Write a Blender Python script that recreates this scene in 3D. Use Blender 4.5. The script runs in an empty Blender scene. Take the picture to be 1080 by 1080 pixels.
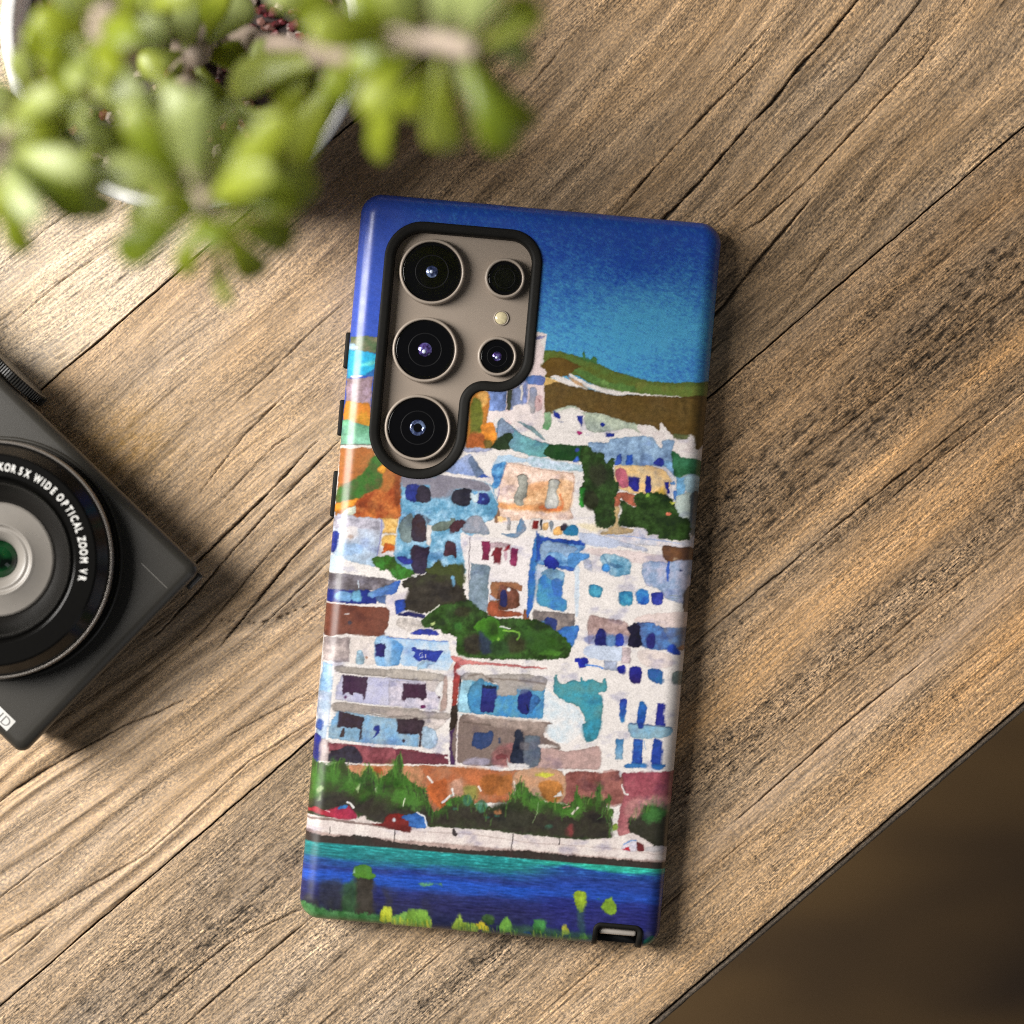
import bpy, bmesh, math, random
import numpy as np
from mathutils import Vector, Matrix

SC = bpy.context.scene
COL = SC.collection
R = math.radians

# ---------------------------------------------------------------- camera
HC = 0.62                       # height of the lens above the table top
FPX = 2773.0                    # focal length in photo pixels (1080 wide)
ZTOP = 0.0105                   # height of the back of the phone case
cam_d = bpy.data.cameras.new('camera')
cam_d.sensor_width = 36.0
cam_d.lens = 36.0 * FPX / 1080.0
cam_d.clip_start = 0.02
cam_d.clip_end = 50.0
cam_d.dof.use_dof = True
cam_d.dof.focus_distance = HC - 0.0055
cam_d.dof.aperture_fstop = 6.3
cam = bpy.data.objects.new('camera', cam_d)
COL.objects.link(cam)
cam.location = (0, 0, HC)
SC.camera = cam

# ---------------------------------------------------------------- light
wd = bpy.data.worlds.new('World')
SC.world = wd
wd.use_nodes = True
wd.node_tree.nodes['Background'].inputs[0].default_value = (0.95, 0.97, 1.0, 1)
wd.node_tree.nodes['Background'].inputs[1].default_value = 0.075


def area_lamp(name, loc, target, sx, sy, power, color):
    d = bpy.data.lights.new(name, 'AREA')
    d.shape = 'RECTANGLE'
    d.size, d.size_y = sx, sy
    d.energy = power
    d.color = color
    o = bpy.data.objects.new(name, d)
    COL.objects.link(o)
    o.location = loc
    o.rotation_euler = (Vector(target) - Vector(loc)).to_track_quat('-Z', 'Y').to_euler()
    return o


area_lamp('window_light', (-0.75, 0.22, 0.62), (-0.02, 0.0, 0.0), 0.36, 0.84, 24.5, (1.0, 0.968, 0.92))
area_lamp('fill_light', (0.55, -0.62, 0.55), (0.0, 0.0, 0.0), 0.3, 0.8, 0.7, (0.97, 0.97, 1.0))

SC.view_settings.view_transform = 'Standard'
SC.view_settings.look = 'None'
SC.view_settings.exposure = 0.0
SC.view_settings.gamma = 1.0
SC.view_settings.use_curve_mapping = False
SC.render.engine = 'CYCLES'
SC.cycles.use_denoising = False
SC.cycles.filter_width = 1.05
SC.cycles.max_bounces = 6


# ---------------------------------------------------------------- helpers
def W(px, py, z=0.0):
    """photo pixel at height z -> metres"""
    k = (HC - z) / FPX
    return ((px - 540) * k, (540 - py) * k, z)


def lin(c):
    c = np.asarray(c, dtype=np.float64) / 255.0
    return np.where(c <= 0.04045, c / 12.92, ((c + 0.055) / 1.055) ** 2.4)


def _hash(ix, iy, seed):
    h = (ix.astype(np.int64) * 374761393 + iy.astype(np.int64) * 668265263 + seed * 1442695041) & 0xFFFFFFFF
    h = ((h ^ (h >> 13)) * 1274126177) & 0xFFFFFFFF
    return h ^ (h >> 16)


def noise(x, y, seed=0):
    x = np.asarray(x, dtype=np.float64); y = np.asarray(y, dtype=np.float64)
    ix = np.floor(x); iy = np.floor(y)
    fx = x - ix; fy = y - iy
    ux = fx * fx * fx * (fx * (fx * 6 - 15) + 10)
    uy = fy * fy * fy * (fy * (fy * 6 - 15) + 10)

    def g(dx, dy):
        h = _hash(ix + dx, iy + dy, seed)
        an = (h & 1023) * (2 * math.pi / 1024)
        return np.cos(an) * (fx - dx) + np.sin(an) * (fy - dy)
    a = g(0, 0); b = g(1, 0); c = g(0, 1); d = g(1, 1)
    v = a + (b - a) * ux
    v2 = c + (d - c) * ux
    return (v + (v2 - v) * uy) * 1.5


def fbm(x, y, octaves=3, seed=0, gain=0.5):
    s = 0; amp = 1; tot = 0
    for k in range(octaves):
        s = s + amp * noise(x * 2 ** k, y * 2 ** k, seed + 17 * k)
        tot += amp; amp *= gain
    return s / tot


def sstep(e0, e1, x):
    t = np.clip((x - e0) / (e1 - e0), 0, 1)
    return t * t * (3 - 2 * t)


def mesh_from_arrays(name, verts, quads, mat=None, smooth=True):
    me = bpy.data.meshes.new(name)
    verts = np.asarray(verts, dtype=np.float32); quads = np.asarray(quads, dtype=np.int32)
    n = len(quads); k = quads.shape[1]
    me.vertices.add(len(verts)); me.vertices.foreach_set('co', verts.ravel())
    me.loops.add(n * k); me.loops.foreach_set('vertex_index', quads.ravel())
    me.polygons.add(n)
    me.polygons.foreach_set('loop_start', np.arange(0, n * k, k, dtype=np.int32))
    me.update(calc_edges=True)
    if smooth:
        me.polygons.foreach_set('use_smooth', np.ones(n, dtype=bool))
    if mat:
        me.materials.append(mat)
    me.validate()
    return me


def link(name, me, parent=None, loc=None):
    o = bpy.data.objects.new(name, me)
    COL.objects.link(o)
    if parent:
        o.parent = parent
    if loc is not None:
        o.location = loc
    return o


def empty(name, loc, rz=0.0):
    o = bpy.data.objects.new(name, None)
    COL.objects.link(o)
    o.location = loc
    o.rotation_euler = (0, 0, rz)
    o.empty_display_size = 0.01
    return o


def tag(o, label=None, cat=None, group=None, kind=None):
    for k, v in (('label', label), ('category', cat), ('group', group), ('kind', kind)):
        if v:
            o[k] = v
    return o


def bm_obj(name, bm, mat, parent=None, smooth=True):
    me = bpy.data.meshes.new(name)
    bmesh.ops.recalc_face_normals(bm, faces=bm.faces)
    bm.to_mesh(me); bm.free()
    if smooth:
        for p in me.polygons:
            p.use_smooth = True
    me.materials.append(mat)
    return link(name, me, parent)


def rings_mesh(name, rings, mat, parent=None, closed=True, cap_start=False, cap_end=False, smooth=True, sharp=None):
    """rings: list of equal-length lists of 3D points"""
    n = len(rings[0])
    v = np.array([p for r in rings for p in r], dtype=np.float64)
    q = []
    for i in range(len(rings) - 1):
        for j in range(n if closed else n - 1):
            j2 = (j + 1) % n
            q.append((i * n + j, i * n + j2, (i + 1) * n + j2, (i + 1) * n + j))
    bm = bmesh.new()
    vs = [bm.verts.new(p) for p in v]
    for f in q:
        try:
            bm.faces.new([vs[k] for k in f])
        except ValueError:
            pass
    if cap_start:
        bm.faces.new(vs[:n])
    if cap_end:
        bm.faces.new(vs[-n:])
    return bm_obj(name, bm, mat, parent, smooth)


def lathe(name, profile, mat, parent=None, seg=96, centre=(0, 0, 0), cap_end=False, cap_start=False):
    rings = [[(centre[0] + r * math.cos(2 * math.pi * k / seg), centre[1] + r * math.sin(2 * math.pi * k / seg), centre[2] + z)
              for k in range(seg)] for r, z in profile]
    return rings_mesh(name, rings, mat, parent, cap_end=cap_end, cap_start=cap_start)


# ---------------------------------------------------------------- materials
def mat_new(name):
    m = bpy.data.materials.new(name)
    m.use_nodes = True
    nt = m.node_tree
    return m, nt, nt.nodes['Principled BSDF']


def nd(nt, kind, **kw):
    n = nt.nodes.new(kind)
    for k, v in kw.items():
        if k.startswith('i_'):
            key = k[2:]
            key = int(key) if key.isdigit() else key
            n.inputs[key].default_value = v
        else:
            setattr(n, k, v)
    return n


def simple(name, col, rough=0.5, metal=0.0, var=0.12, scale=900.0, bump=0.0, spec=0.5, coat=0.0):
    """plain coloured surface with a little procedural mottling and micro relief"""
    m, nt, b = mat_new(name)
    tc = nd(nt, 'ShaderNodeTexCoord')
    nz = nd(nt, 'ShaderNodeTexNoise', i_Scale=scale, i_Detail=4.0)
    nt.links.new(tc.outputs['Object'], nz.inputs['Vector'])
    mx = nd(nt, 'ShaderNodeMix', data_type='RGBA')
    c = np.array(col)
    mx.inputs[6].default_value = (*np.clip(c * (1 - var), 0, 1), 1)
    mx.inputs[7].default_value = (*np.clip(c * (1 + var), 0, 1), 1)
    nt.links.new(nz.outputs['Fac'], mx.inputs[0])
    nt.links.new(mx.outputs[2], b.inputs['Base Color'])
    b.inputs['Roughness'].default_value = rough
    b.inputs['Metallic'].default_value = metal
    b.inputs['Specular IOR Level'].default_value = spec
    b.inputs['Coat Weight'].default_value = coat
    if bump:
        bp = nd(nt, 'ShaderNodeBump', i_Strength=bump, i_Distance=0.0002)
        nt.links.new(nz.outputs['Fac'], bp.inputs['Height'])
        nt.links.new(bp.outputs['Normal'], b.inputs['Normal'])
    return m

# ================================================================ STRUCTURE: the floor far below, and the table
def floor_material():
    m, nt, b = mat_new('dark_floor')
    tc = nd(nt, 'ShaderNodeTexCoord')
    mp = nd(nt, 'ShaderNodeMapping')
    mp.inputs['Rotation'].default_value = (0, 0, R(-50))
    mp.inputs['Scale'].default_value = (1.3, 4.4, 1)
    nt.links.new(tc.outputs['Object'], mp.inputs['Vector'])
    nz = nd(nt, 'ShaderNodeTexNoise', i_Scale=2.0, i_Detail=3.0)
    nt.links.new(mp.outputs['Vector'], nz.inputs['Vector'])
    cr = nd(nt, 'ShaderNodeValToRGB')
    cr.color_ramp.elements[0].position = 0.38
    cr.color_ramp.elements[0].color = (0.030, 0.015, 0.006, 1)
    cr.color_ramp.elements[1].position = 0.66
    cr.color_ramp.elements[1].color = (0.24, 0.135, 0.042, 1)
    nt.links.new(nz.outputs['Fac'], cr.inputs['Fac'])
    nt.links.new(cr.outputs['Color'], b.inputs['Base Color'])
    b.inputs['Roughness'].default_value = 0.6
    return m


me = mesh_from_arrays('floor', [(-4, -4, -0.74), (4, -4, -0.74), (4, 4, -0.74), (-4, 4, -0.74)], [(0, 1, 2, 3)], floor_material(), False)
tag(link('floor', me), kind='structure', label='dark brown wooden floor far below the table edge')

# ---- weathered plank table.  Plank coordinates: a runs along the planks, t across them (photo pixels at table height)
DX, DY = math.cos(R(40.67)), -math.sin(R(40.67))
NX, NY = -DY, DX
GAP1, GAP2, EDGE = 340.0, 805.0, 1268.0


def to_at(x, y):
    return x * DX + y * DY, x * NX + y * NY


tt = [np.arange(-200, -20, 4.0), np.arange(-20, EDGE - 2.0, 1.05)]
for g in (GAP1, GAP2):
    tt.append(np.arange(g - 4, g + 4, 0.5))
T1 = np.unique(np.round(np.concatenate(tt), 3))
A1 = np.concatenate([np.arange(-1000, -720, 8.0), np.arange(-720, 840, 3.0), np.arange(840, 1050, 8.0)])
TT, AA = np.meshgrid(T1, A1, indexing='ij')
nT, nA = TT.shape
PX = AA * DX + TT * NX
PY = AA * DY + TT * NY

p1 = TT < GAP1
p3 = TT > GAP2
p2 = ~p1 & ~p3
# grain direction wanders: plank 2 is flat sawn (lines fan out to the upper right), 1 and 3 are nearly straight
sl = np.tan(R(8.5)) / 480.0
q = (GAP2 - TT) / 465.0
bend2 = 0.5 * sl * (AA - 60) ** 2 * np.clip(0.25 + 1.1 * q, 0.1, 1.0)
bend2 = np.where(AA < 60, -bend2 * 0.72, bend2)
bend2 = np.where(AA < 60, -bend2, bend2)
wav = 16 * fbm(AA / 330, TT / 150, 2, 5)
wav3 = 7 * fbm(AA / 420, TT / 120, 2, 9)
wav1 = 9 * fbm(AA / 260, TT / 120, 2, 3)
GT = np.where(p2, TT + bend2 + wav, np.where(p3, TT + wav3, TT - 0.075 * AA + wav1))
GA = AA + 0.0
poff = np.where(p1, 0, np.where(p2, 1000, 2000))
GV = GT + poff

ring = fbm(GA / 620, GV / 34, 3, 21)              # broad growth bands
ring2 = fbm(GA / 420, GV / 11, 3, 22)
fib = fbm(GA / 150, GV / 3.4, 2, 23)              # fibres
fib2 = noise(GA / 46, GV / 1.9, 24)
mott = fbm(AA / 17, TT / 8.5, 4, 31, 0.75)        # rotted speckle
blot = fbm(AA / 110, TT / 44, 3, 33)

# smooth mottled patch between the two ragged ridges in the lower left of plank 2
LIP = np.array([to_at(*p) for p in [(60, 742), (150, 708), (198, 680), (233, 669), (266, 666), (307, 660), (345, 640), (400, 612)]])
LIP2 = np.array([to_at(*p) for p in [(-60, 880), (14, 842), (53, 818), (90, 798), (130, 776), (200, 744), (260, 716), (330, 690)]])
tl1 = np.interp(A1, LIP[:, 0], LIP[:, 1], left=1e4, right=1e4)[None, :]
tl2 = np.interp(A1, LIP2[:, 0], LIP2[:, 1], left=-1e4, right=-1e4)[None, :]
patch = p2 * sstep(-4, 8, TT - tl1) * sstep(6, -6, TT - tl2 + 6)
# --- base albedo per plank
c1 = np.array([0.520, 0.440, 0.335]); c2l = np.array([0.365, 0.275, 0.182]); c2r = np.array([0.300, 0.212, 0.126])
c3 = np.array([0.310, 0.218, 0.132])
wr = sstep(-150, 480, AA)[..., None]
col = np.where(p1[..., None], c1, np.where(p2[..., None], c2l * (1 - wr) + c2r * wr, (c3 * wr + np.array([0.315, 0.242, 0.165]) * (1 - wr))))
calm = np.where(p3, 1.0, 0.55 + 0.45 * sstep(-100, 400, AA))
val = 1 + 0.42 * ring + calm * (0.36 * ring2 + 0.30 * fib + 0.24 * fib2) * (1 - 0.75 * patch) + 0.20 * blot + patch * (0.10 * mott + 0.04)
H = 0.14 * ring2 + 0.11 * fib + 0.06 * fib2 + 0.12 * ring

# strong furrowed ridges in the lower left of plank 2 and the upper right of it
m_ll = p2 * sstep(60, -160, AA) * sstep(GAP2 - 280, GAP2 - 170, TT)
ph = GT / 20.0 + 0.9 * fbm(GA / 240, GV / 60, 2, 41)
rid = np.sin(2 * math.pi * ph)
H = H + m_ll * 0.30 * rid
val = val + m_ll * (0.13 * rid + 0.0)
m_ur = p2 * sstep(60, 260, AA) * sstep(GAP1 - 20, GAP1 + 60, TT)
ph2 = GT / 31.0 + 1.1 * fbm(GA / 300, GV / 80, 2, 43)
rid2 = np.sin(2 * math.pi * ph2)
H = H + m_ur * 0.13 * rid2
val = val + m_ur * 0.13 * rid2
m_cl = p2 * sstep(260, 60, AA) * (1 - m_ll)
ph3 = GT / 46.0 + 1.4 * fbm(GA / 260, GV / 90, 2, 44)
rid3 = np.sin(2 * math.pi * ph3)
val = val + m_cl * 0.10 * rid3
H = H + m_cl * 0.06 * rid3


def band(t0, w):
    return np.exp(-((TT - t0 - wav3) / w) ** 2)


# plank 3: darker rotten bands, golden bands, the pale streak, golden border at the edge
dk = 0.9 * band(893, 20) + 0.85 * band(935, 26) * sstep(-50, 250, AA) + 0.5 * band(1005, 10) + 0.75 * band(1105, 22) + 0.4 * band(850, 12)
gd = 0.9 * band(975, 13) + 1.0 * band(1052, 26) + 0.8 * band(1205, 22) + 1.0 * band(1245, 24)
pl = band(1166, 13) * sstep(-330, 40, AA)
p3f = p3.astype(float)
val = val - p3f * 0.42 * np.clip(dk, 0, 1) * (0.75 + 0.6 * blot)
spk = sstep(0.02, 0.34, mott)
spk_amt = np.where(p3, 0.26 + 0.44 * np.clip(dk, 0, 1), np.where(p2, 0.20, 0.10))
val = val - spk_amt * spk + spk_amt * 0.22
H = H - spk * spk_amt * 0.45
gold = np.clip(p3f * sstep(-520, 60, AA) * (0.36 + 0.6 * np.clip(gd, 0, 1)) * (0.75 + 0.8 * fib), 0, 1)[..., None]
tintg = np.array([1.14, 1.0, 0.78])
col = col * (1 - gold + gold * tintg)
val = val + p3f * 0.22 * np.clip(gd, 0, 1)
val = val + p3f * pl * 0.46
greyc = np.clip(p3f * pl, 0, 1)[..., None]
col = col * (1 - greyc * 0.6 + greyc * 0.6 * np.array([0.99, 1.04, 1.18]))
# warm and cool drift over every plank
drift = fbm(AA / 230, TT / 60, 3, 51)[..., None]
col = col * (1 + drift * np.array([0.08, 0.0, -0.14]))
# plank 1: short dark dashes
dash = sstep(0.30, 0.55, noise(GA / 26, GV / 3.3, 61)) * sstep(-0.1, 0.35, fbm(AA / 90, TT / 40, 2, 62))
val = val - p1 * dash * 0.38
H = H - p1 * dash * 0.2
dash3 = sstep(0.34, 0.6, noise(GA / 60, GV / 2.6, 63)) * sstep(-0.15, 0.3, fbm(AA / 140, TT / 30, 2, 64))
val = val - np.where(p3, 0.26, 0.18) * (~p1) * dash3
H = H - (~p1) * dash3 * 0.2
# yellow lichen-like patch beside the compact camera
gpx = np.exp(-(((PX - 128) / 60) ** 2 + ((PY - 470) / 46) ** 2))[..., None] * (0.5 + 0.9 * np.clip(mott, -0.4, 0.6)[..., None])
gpx = np.clip(gpx, 0, 1)
col = col * (1 - gpx + gpx * np.array([0.96, 0.80, 0.38]))

# --- cracks (polylines in photo pixels, width, darkness)
CR = [
    ([(905, 0), (872, 40), (840, 75), (815, 108), (790, 132), (740, 190), (700, 232), (670, 262)], 3.4, 1.0),
    ([(980, -10), (940, 40), (916, 69), (904, 85), (860, 132), (793, 201), (752, 239)], 1.4, .8),
    ([(985, 45), (967, 69), (941, 94), (891, 148), (850, 192), (803, 233), (768, 252)], 1.5, .8),
    ([(856, 208), (830, 240), (806, 268), (780, 300), (759, 327), (735, 350)], 2.6, .85),
    ([(878, 258), (852, 296), (822, 340)], 1.4, .5),
    ([(805, 59), (790, 74), (746, 118), (687, 181), (650, 226)], 1.7, .8),
    ([(820, 18), (792, 50), (764, 81)], 1.2, .7),
    ([(605, 35), (580, 66), (557, 93)], 1.5, .6),
    ([(304, 413), (284, 433), (260, 456), (227, 498), (210, 521)], 1.4, .7),
    ([(328, 471), (290, 513), (248, 554), (210, 591), (180, 620)], 2.2, .95),
    ([(358, 464), (319, 504), (281, 542), (233, 595), (213, 619), (170, 665)], 1.7, .9),
    ([(385, 512), (352, 545), (307, 590), (269, 637), (233, 681)], 2.2, .95),
    ([(349, 590), (304, 634), (275, 661)], 1.8, .85),
    ([(300, 566), (269, 601), (218, 661), (196, 684)], 1.3, .7),
    ([(365, 317), (325, 353), (285, 393), (249, 425)], 1.3, .6),
    ([(318, 452), (290, 470), (262, 498), (232, 530)], 1.0, .6),
    ([(0, 846), (14, 834), (53, 809), (77, 795), (130, 766), (165, 752), (200, 735)], 1.8, .85),
    ([(0, 946), (20, 931), (39, 915), (60, 902)], 1.6, .7),
    ([(0, 1018), (25, 998), (53, 974)], 1.6, .8),
    ([(0, 994), (50, 962), (88, 939), (155, 900), (211, 851), (260, 805), (331, 760)], 1.5, .55),
    ([(240, 777), (270, 760), (331, 728)], 1.5, .6),
    ([(1017, 448), (981, 477), (946, 504), (876, 560), (795, 627), (739, 673)], 1.5, .85),
    ([(1080, 413), (1031, 455), (981, 490), (930, 534)], 1.1, .7),
    ([(985, 689), (949, 717), (908, 750), (884, 770), (843, 807), (810, 836), (778, 864)], 1.2, .8),
    ([(360, 939), (246, 992), (190, 1036), (141, 1080)], 1.2, .65),
    ([(330, 967), (246, 1036), (196, 1080)], 1.4, .8),
    ([(0, 280), (50, 240), (90, 212), (130, 187)], 1.2, .75),
    ([(0, 352), (60, 300), (120, 258)], 0.9, .6),
    ([(1080, 300), (1000, 362), (930, 420), (850, 480)], 0.9, .6),
    ([(1080, 560), (980, 640), (900, 706), (800, 788)], 0.9, .5),
    ([(560, 1080), (640, 1010), (720, 940), (790, 884)], 0.9, .5),
    ([(380, 1080), (450, 1018), (500, 978)], 1.0, .6),
]
jag = [(222, 656), (232, 654), (243, 655), (255, 654), (268, 657), (281, 655), (296, 651), (307, 646), (318, 641), (330, 636), (340, 632)]
CR.append((jag, 2.6, .8))
crack = np.zeros_like(TT)
for pts, wd_, dark in CR:
    at = np.array([to_at(*p) for p in pts])
    if at[0, 0] > at[-1, 0]:
        at = at[::-1]
    i0 = np.searchsorted(A1, at[0, 0] - 8); i1 = np.searchsorted(A1, at[-1, 0] + 8)
    aa = A1[i0:i1]
    tc_ = np.interp(aa, at[:, 0], at[:, 1]) + 0.45 * noise(aa / 13.0, aa * 0 + wd_ * 7, 71) + 0.22 * noise(aa / 3.5, aa * 0 + wd_ * 3, 72)
    j0 = np.searchsorted(T1, tc_.min() - 8); j1 = np.searchsorted(T1, tc_.max() + 8)
    endf = np.clip(np.minimum(aa - at[0, 0], at[-1, 0] - aa) / 40.0 + 0.25, 0.0, 1.0)
    wloc = wd_ * endf * (0.75 + 0.6 * noise(aa / 22.0, aa * 0 + wd_, 73))
    d_ = np.abs(T1[j0:j1, None] - tc_[None, :])
    v_ = dark * np.clip((wloc[None, :] * 0.62 + 0.45 - d_) / 0.8, 0, 1)
    if pts is jag:
        v_ = v_ * sstep(-0.05, 0.2, noise(aa / 7.0, aa * 0, 77))[None, :]
    crack[j0:j1, i0:i1] = np.maximum(crack[j0:j1, i0:i1], v_)
# plank joints
for g, wj in ((GAP1, 1.25), (GAP2, 1.05)):
    wob = 0.9 * noise(A1 / 60, A1 * 0 + g, 75) + 0.5 * noise(A1 / 14, A1 * 0 + g, 76)
    d_ = np.abs(TT - g - wob[None, :])
    ww = wj * (1 + 0.35 * noise(A1 / 45, A1 * 0 + g, 78))[None, :]
    crack = np.maximum(crack, np.clip((ww - d_) / 0.6, 0, 1))
# a pale raised lip that follows the ragged crack under the camera corner
lip = [to_at(*p) for p in [(150, 706), (198, 678), (233, 668), (266, 666), (307, 660), (345, 640), (380, 622)]]
lip = np.array(lip)
tl = np.interp(A1, lip[:, 0], lip[:, 1], left=1e4, right=1e4)
dl = TT - tl[None, :]
lipm = np.exp(-((dl - 3) / 6.0) ** 2) * (0.8 + 0.5 * fib)
val = val + 0.42 * lipm
H = H + 0.40 * lipm
lip2 = np.array([to_at(*p) for p in [(-20, 862), (14, 842), (53, 818), (90, 798), (130, 776), (200, 744), (260, 712), (300, 690)]])
tl = np.interp(A1, lip2[:, 0], lip2[:, 1], left=1e4, right=1e4)
lipm = np.exp(-((TT - tl[None, :]) / 5.0) ** 2) * (0.7 + 0.8 * fib)
val = val + 0.36 * lipm
H = H + 0.35 * lipm

fine = np.where(p1, 0.62, np.where(p2, 0.52 + 0.25 * sstep(-60, 420, AA), 0.86)) + p3f * 0.34 * np.clip(dk, 0, 1) - p3f * 0.3 * pl
fine = np.clip(fine * (1 + 0.75 * fbm(AA / 150, TT / 36, 3, 91)) - 0.18 * m_ll * np.clip(rid, 0, 1), 0.15, 1.4)
val = np.clip(val, 0.16, 1.9)
col = col * val[..., None] * np.array([1.13, 1.10, 1.09])
col = col * (1 - 0.90 * crack[..., None]) + 0.006 * crack[..., None]
Z = H * 1e-3 - crack * 0.0011
# rounded table edge
de = EDGE - TT
Z = Z - np.where(de < 5, (1 - np.sqrt(np.clip(1 - ((5 - np.clip(de, 0, 5)) / 5) ** 2, 0, 1))) * 0.0011, 0)

kk = HC / FPX
verts = np.stack([(PX - 540) * kk, (540 - PY) * kk, Z], -1).reshape(-1, 3)
idx = np.arange(nT * nA).reshape(nT, nA)
quads = np.stack([idx[:-1, :-1], idx[1:, :-1], idx[1:, 1:], idx[:-1, 1:]], -1).reshape(-1, 4)
colf = col.reshape(-1, 3)
finef = fine.reshape(-1)
grain = np.stack([GA, GV, TT * 0], -1).reshape(-1, 3)
# the table's front edge (a skirt of weathered side grain) and underside
nS = 26
skz = np.concatenate([[-0.0022, -0.0020, -0.0010, -0.0011, -0.0017, -0.0030], np.linspace(-0.005, -0.034, nS - 6)])
pushes = np.concatenate([[0.4, 1.8, 2.6, 6.0, 8.2, 9.4], 9.8 + 0.4 * np.ones(nS - 6)])
sk_v = []; sk_c = []; sk_g = []
for s_ in range(nS):
    a_ = A1
    t_ = T1[-1] + pushes[s_] + 0.6 * noise(a_ / 20, a_ * 0 + s_, 80)
    x_ = a_ * DX + t_ * NX; y_ = a_ * DY + t_ * NY
    sk_v.append(np.stack([(x_ - 540) * kk, (540 - y_) * kk, np.full_like(a_, skz[s_])], -1))
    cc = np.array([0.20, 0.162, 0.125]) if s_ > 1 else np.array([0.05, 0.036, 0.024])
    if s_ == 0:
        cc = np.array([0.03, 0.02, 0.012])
    sk_c.append(cc[None] * (1 + 0.35 * noise(a_ / 40, a_ * 0 + s_ * 0.7, 81))[:, None])
    sk_g.append(np.stack([a_, a_ * 0 + 4000 + s_ * 6, a_ * 0], -1))
base = len(verts)
verts = np.concatenate([verts] + sk_v); colf = np.concatenate([colf] + sk_c); grain = np.concatenate([grain] + sk_g)
sid = np.concatenate([idx[-1][None], base + np.arange(nS * nA).reshape(nS, nA)])
quads = np.concatenate([quads, np.stack([sid[:-1, :-1], sid[1:, :-1], sid[1:, 1:], sid[:-1, 1:]], -1).reshape(-1, 4)])
# far side underside
b2 = len(verts)
und = []
for a_, t_ in ((A1[0], T1[0]), (A1[-1], T1[0])):
    x_ = a_ * DX + t_ * NX; y_ = a_ * DY + t_ * NY
    und.append(((x_ - 540) * kk, (540 - y_) * kk, -0.034))
verts = np.concatenate([verts, np.array(und)]); colf = np.concatenate([colf, np.full((2, 3), .15)]); grain = np.concatenate([grain, np.zeros((2, 3))])
quads = np.concatenate([quads, np.array([(sid[-1, 0], b2, b2 + 1, sid[-1, -1])])])


def wood_material():
    m, nt, b = mat_new('weathered_wood')
    L = nt.links.new
    at_c = nd(nt, 'ShaderNodeAttribute', attribute_name='Col')
    at_g = nd(nt, 'ShaderNodeAttribute', attribute_name='grain')

    def nz(scale, detail, rough=0.6):
        vm = nd(nt, 'ShaderNodeVectorMath', operation='MULTIPLY')
        vm.inputs[1].default_value = scale
        L(at_g.outputs['Vector'], vm.inputs[0])
        n = nd(nt, 'ShaderNodeTexNoise', i_Scale=1.0, i_Detail=detail, i_Roughness=rough)
        L(vm.outputs[0], n.inputs['Vector'])
        return n.outputs['Fac']
    f_fib = nz((1 / 38, 1 / 1.6, 1), 2.5, 0.65)       # long thin fibres
    f_spk = nz((1 / 3.4, 1 / 2.2, 1), 2.5, 0.75)       # grains
    f_big = nz((1 / 120, 1 / 14, 1), 2.0)
    f_lin = nz((1 / 70, 1 / 1.15, 1), 1.0, 0.5)
    f_pin = nz((1 / 9.0, 1 / 2.2, 1), 1.0, 0.5)

    def mr(src, a, b_, lo, hi):
        r = nd(nt, 'ShaderNodeMapRange')
        r.inputs[1].default_value, r.inputs[2].default_value, r.inputs[3].default_value, r.inputs[4].default_value = a, b_, lo, hi
        L(src, r.inputs[0])
        return r.outputs[0]

    def mul(x, y):
        k = nd(nt, 'ShaderNodeMath', operation='MULTIPLY')
        L(x, k.inputs[0]); L(y, k.inputs[1])
        return k.outputs[0]
    v = mul(mul(mul(mr(f_fib, .34, .66, .70, 1.28), mr(f_lin, .56, .72, .95, 1.35)), mr(f_spk, .34, .66, .34, 1.66)), mul(mr(f_big, .3, .7, .90, 1.10), mr(f_pin, .60, .70, 1.0, .38)))
    v1 = nd(nt, 'ShaderNodeMath', operation='SUBTRACT', i_1=1.0)
    L(v, v1.inputs[0])
    v2 = nd(nt, 'ShaderNodeMath', operation='MULTIPLY_ADD', i_2=1.0)
    L(v1.outputs[0], v2.inputs[0]); L(at_c.outputs['Alpha'], v2.inputs[1])
    v = v2.outputs[0]
    vm = nd(nt, 'ShaderNodeVectorMath', operation='SCALE')
    L(at_c.outputs['Color'], vm.inputs[0]); L(v, vm.inputs['Scale'])
    # grains go golden where they are light, grey-brown where they are dark
    tn = nd(nt, 'ShaderNodeValToRGB')
    tn.color_ramp.elements[0].position = 0.36
    tn.color_ramp.elements[0].color = (0.90, 0.92, 1.0, 1)
    tn.color_ramp.elements[1].position = 0.66
    tn.color_ramp.elements[1].color = (1.08, 1.0, 0.86, 1)
    L(f_spk, tn.inputs['Fac'])
    mx = nd(nt, 'ShaderNodeVectorMath', operation='MULTIPLY')
    L(vm.outputs[0], mx.inputs[0]); L(tn.outputs['Color'], mx.inputs[1])
    L(mx.outputs[0], b.inputs['Base Color'])
    b.inputs['Roughness'].default_value = 0.72
    b.inputs['Specular IOR Level'].default_value = 0.28
    ad = nd(nt, 'ShaderNodeMath', operation='ADD')
    L(f_fib, ad.inputs[0]); L(f_spk, ad.inputs[1])
    bp = nd(nt, 'ShaderNodeBump', i_Strength=0.55, i_Distance=0.00045)
    hm = mul(ad.outputs[0], at_c.outputs['Alpha'])
    L(hm, bp.inputs['Height'])
    L(bp.outputs['Normal'], b.inputs['Normal'])
    return m


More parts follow.
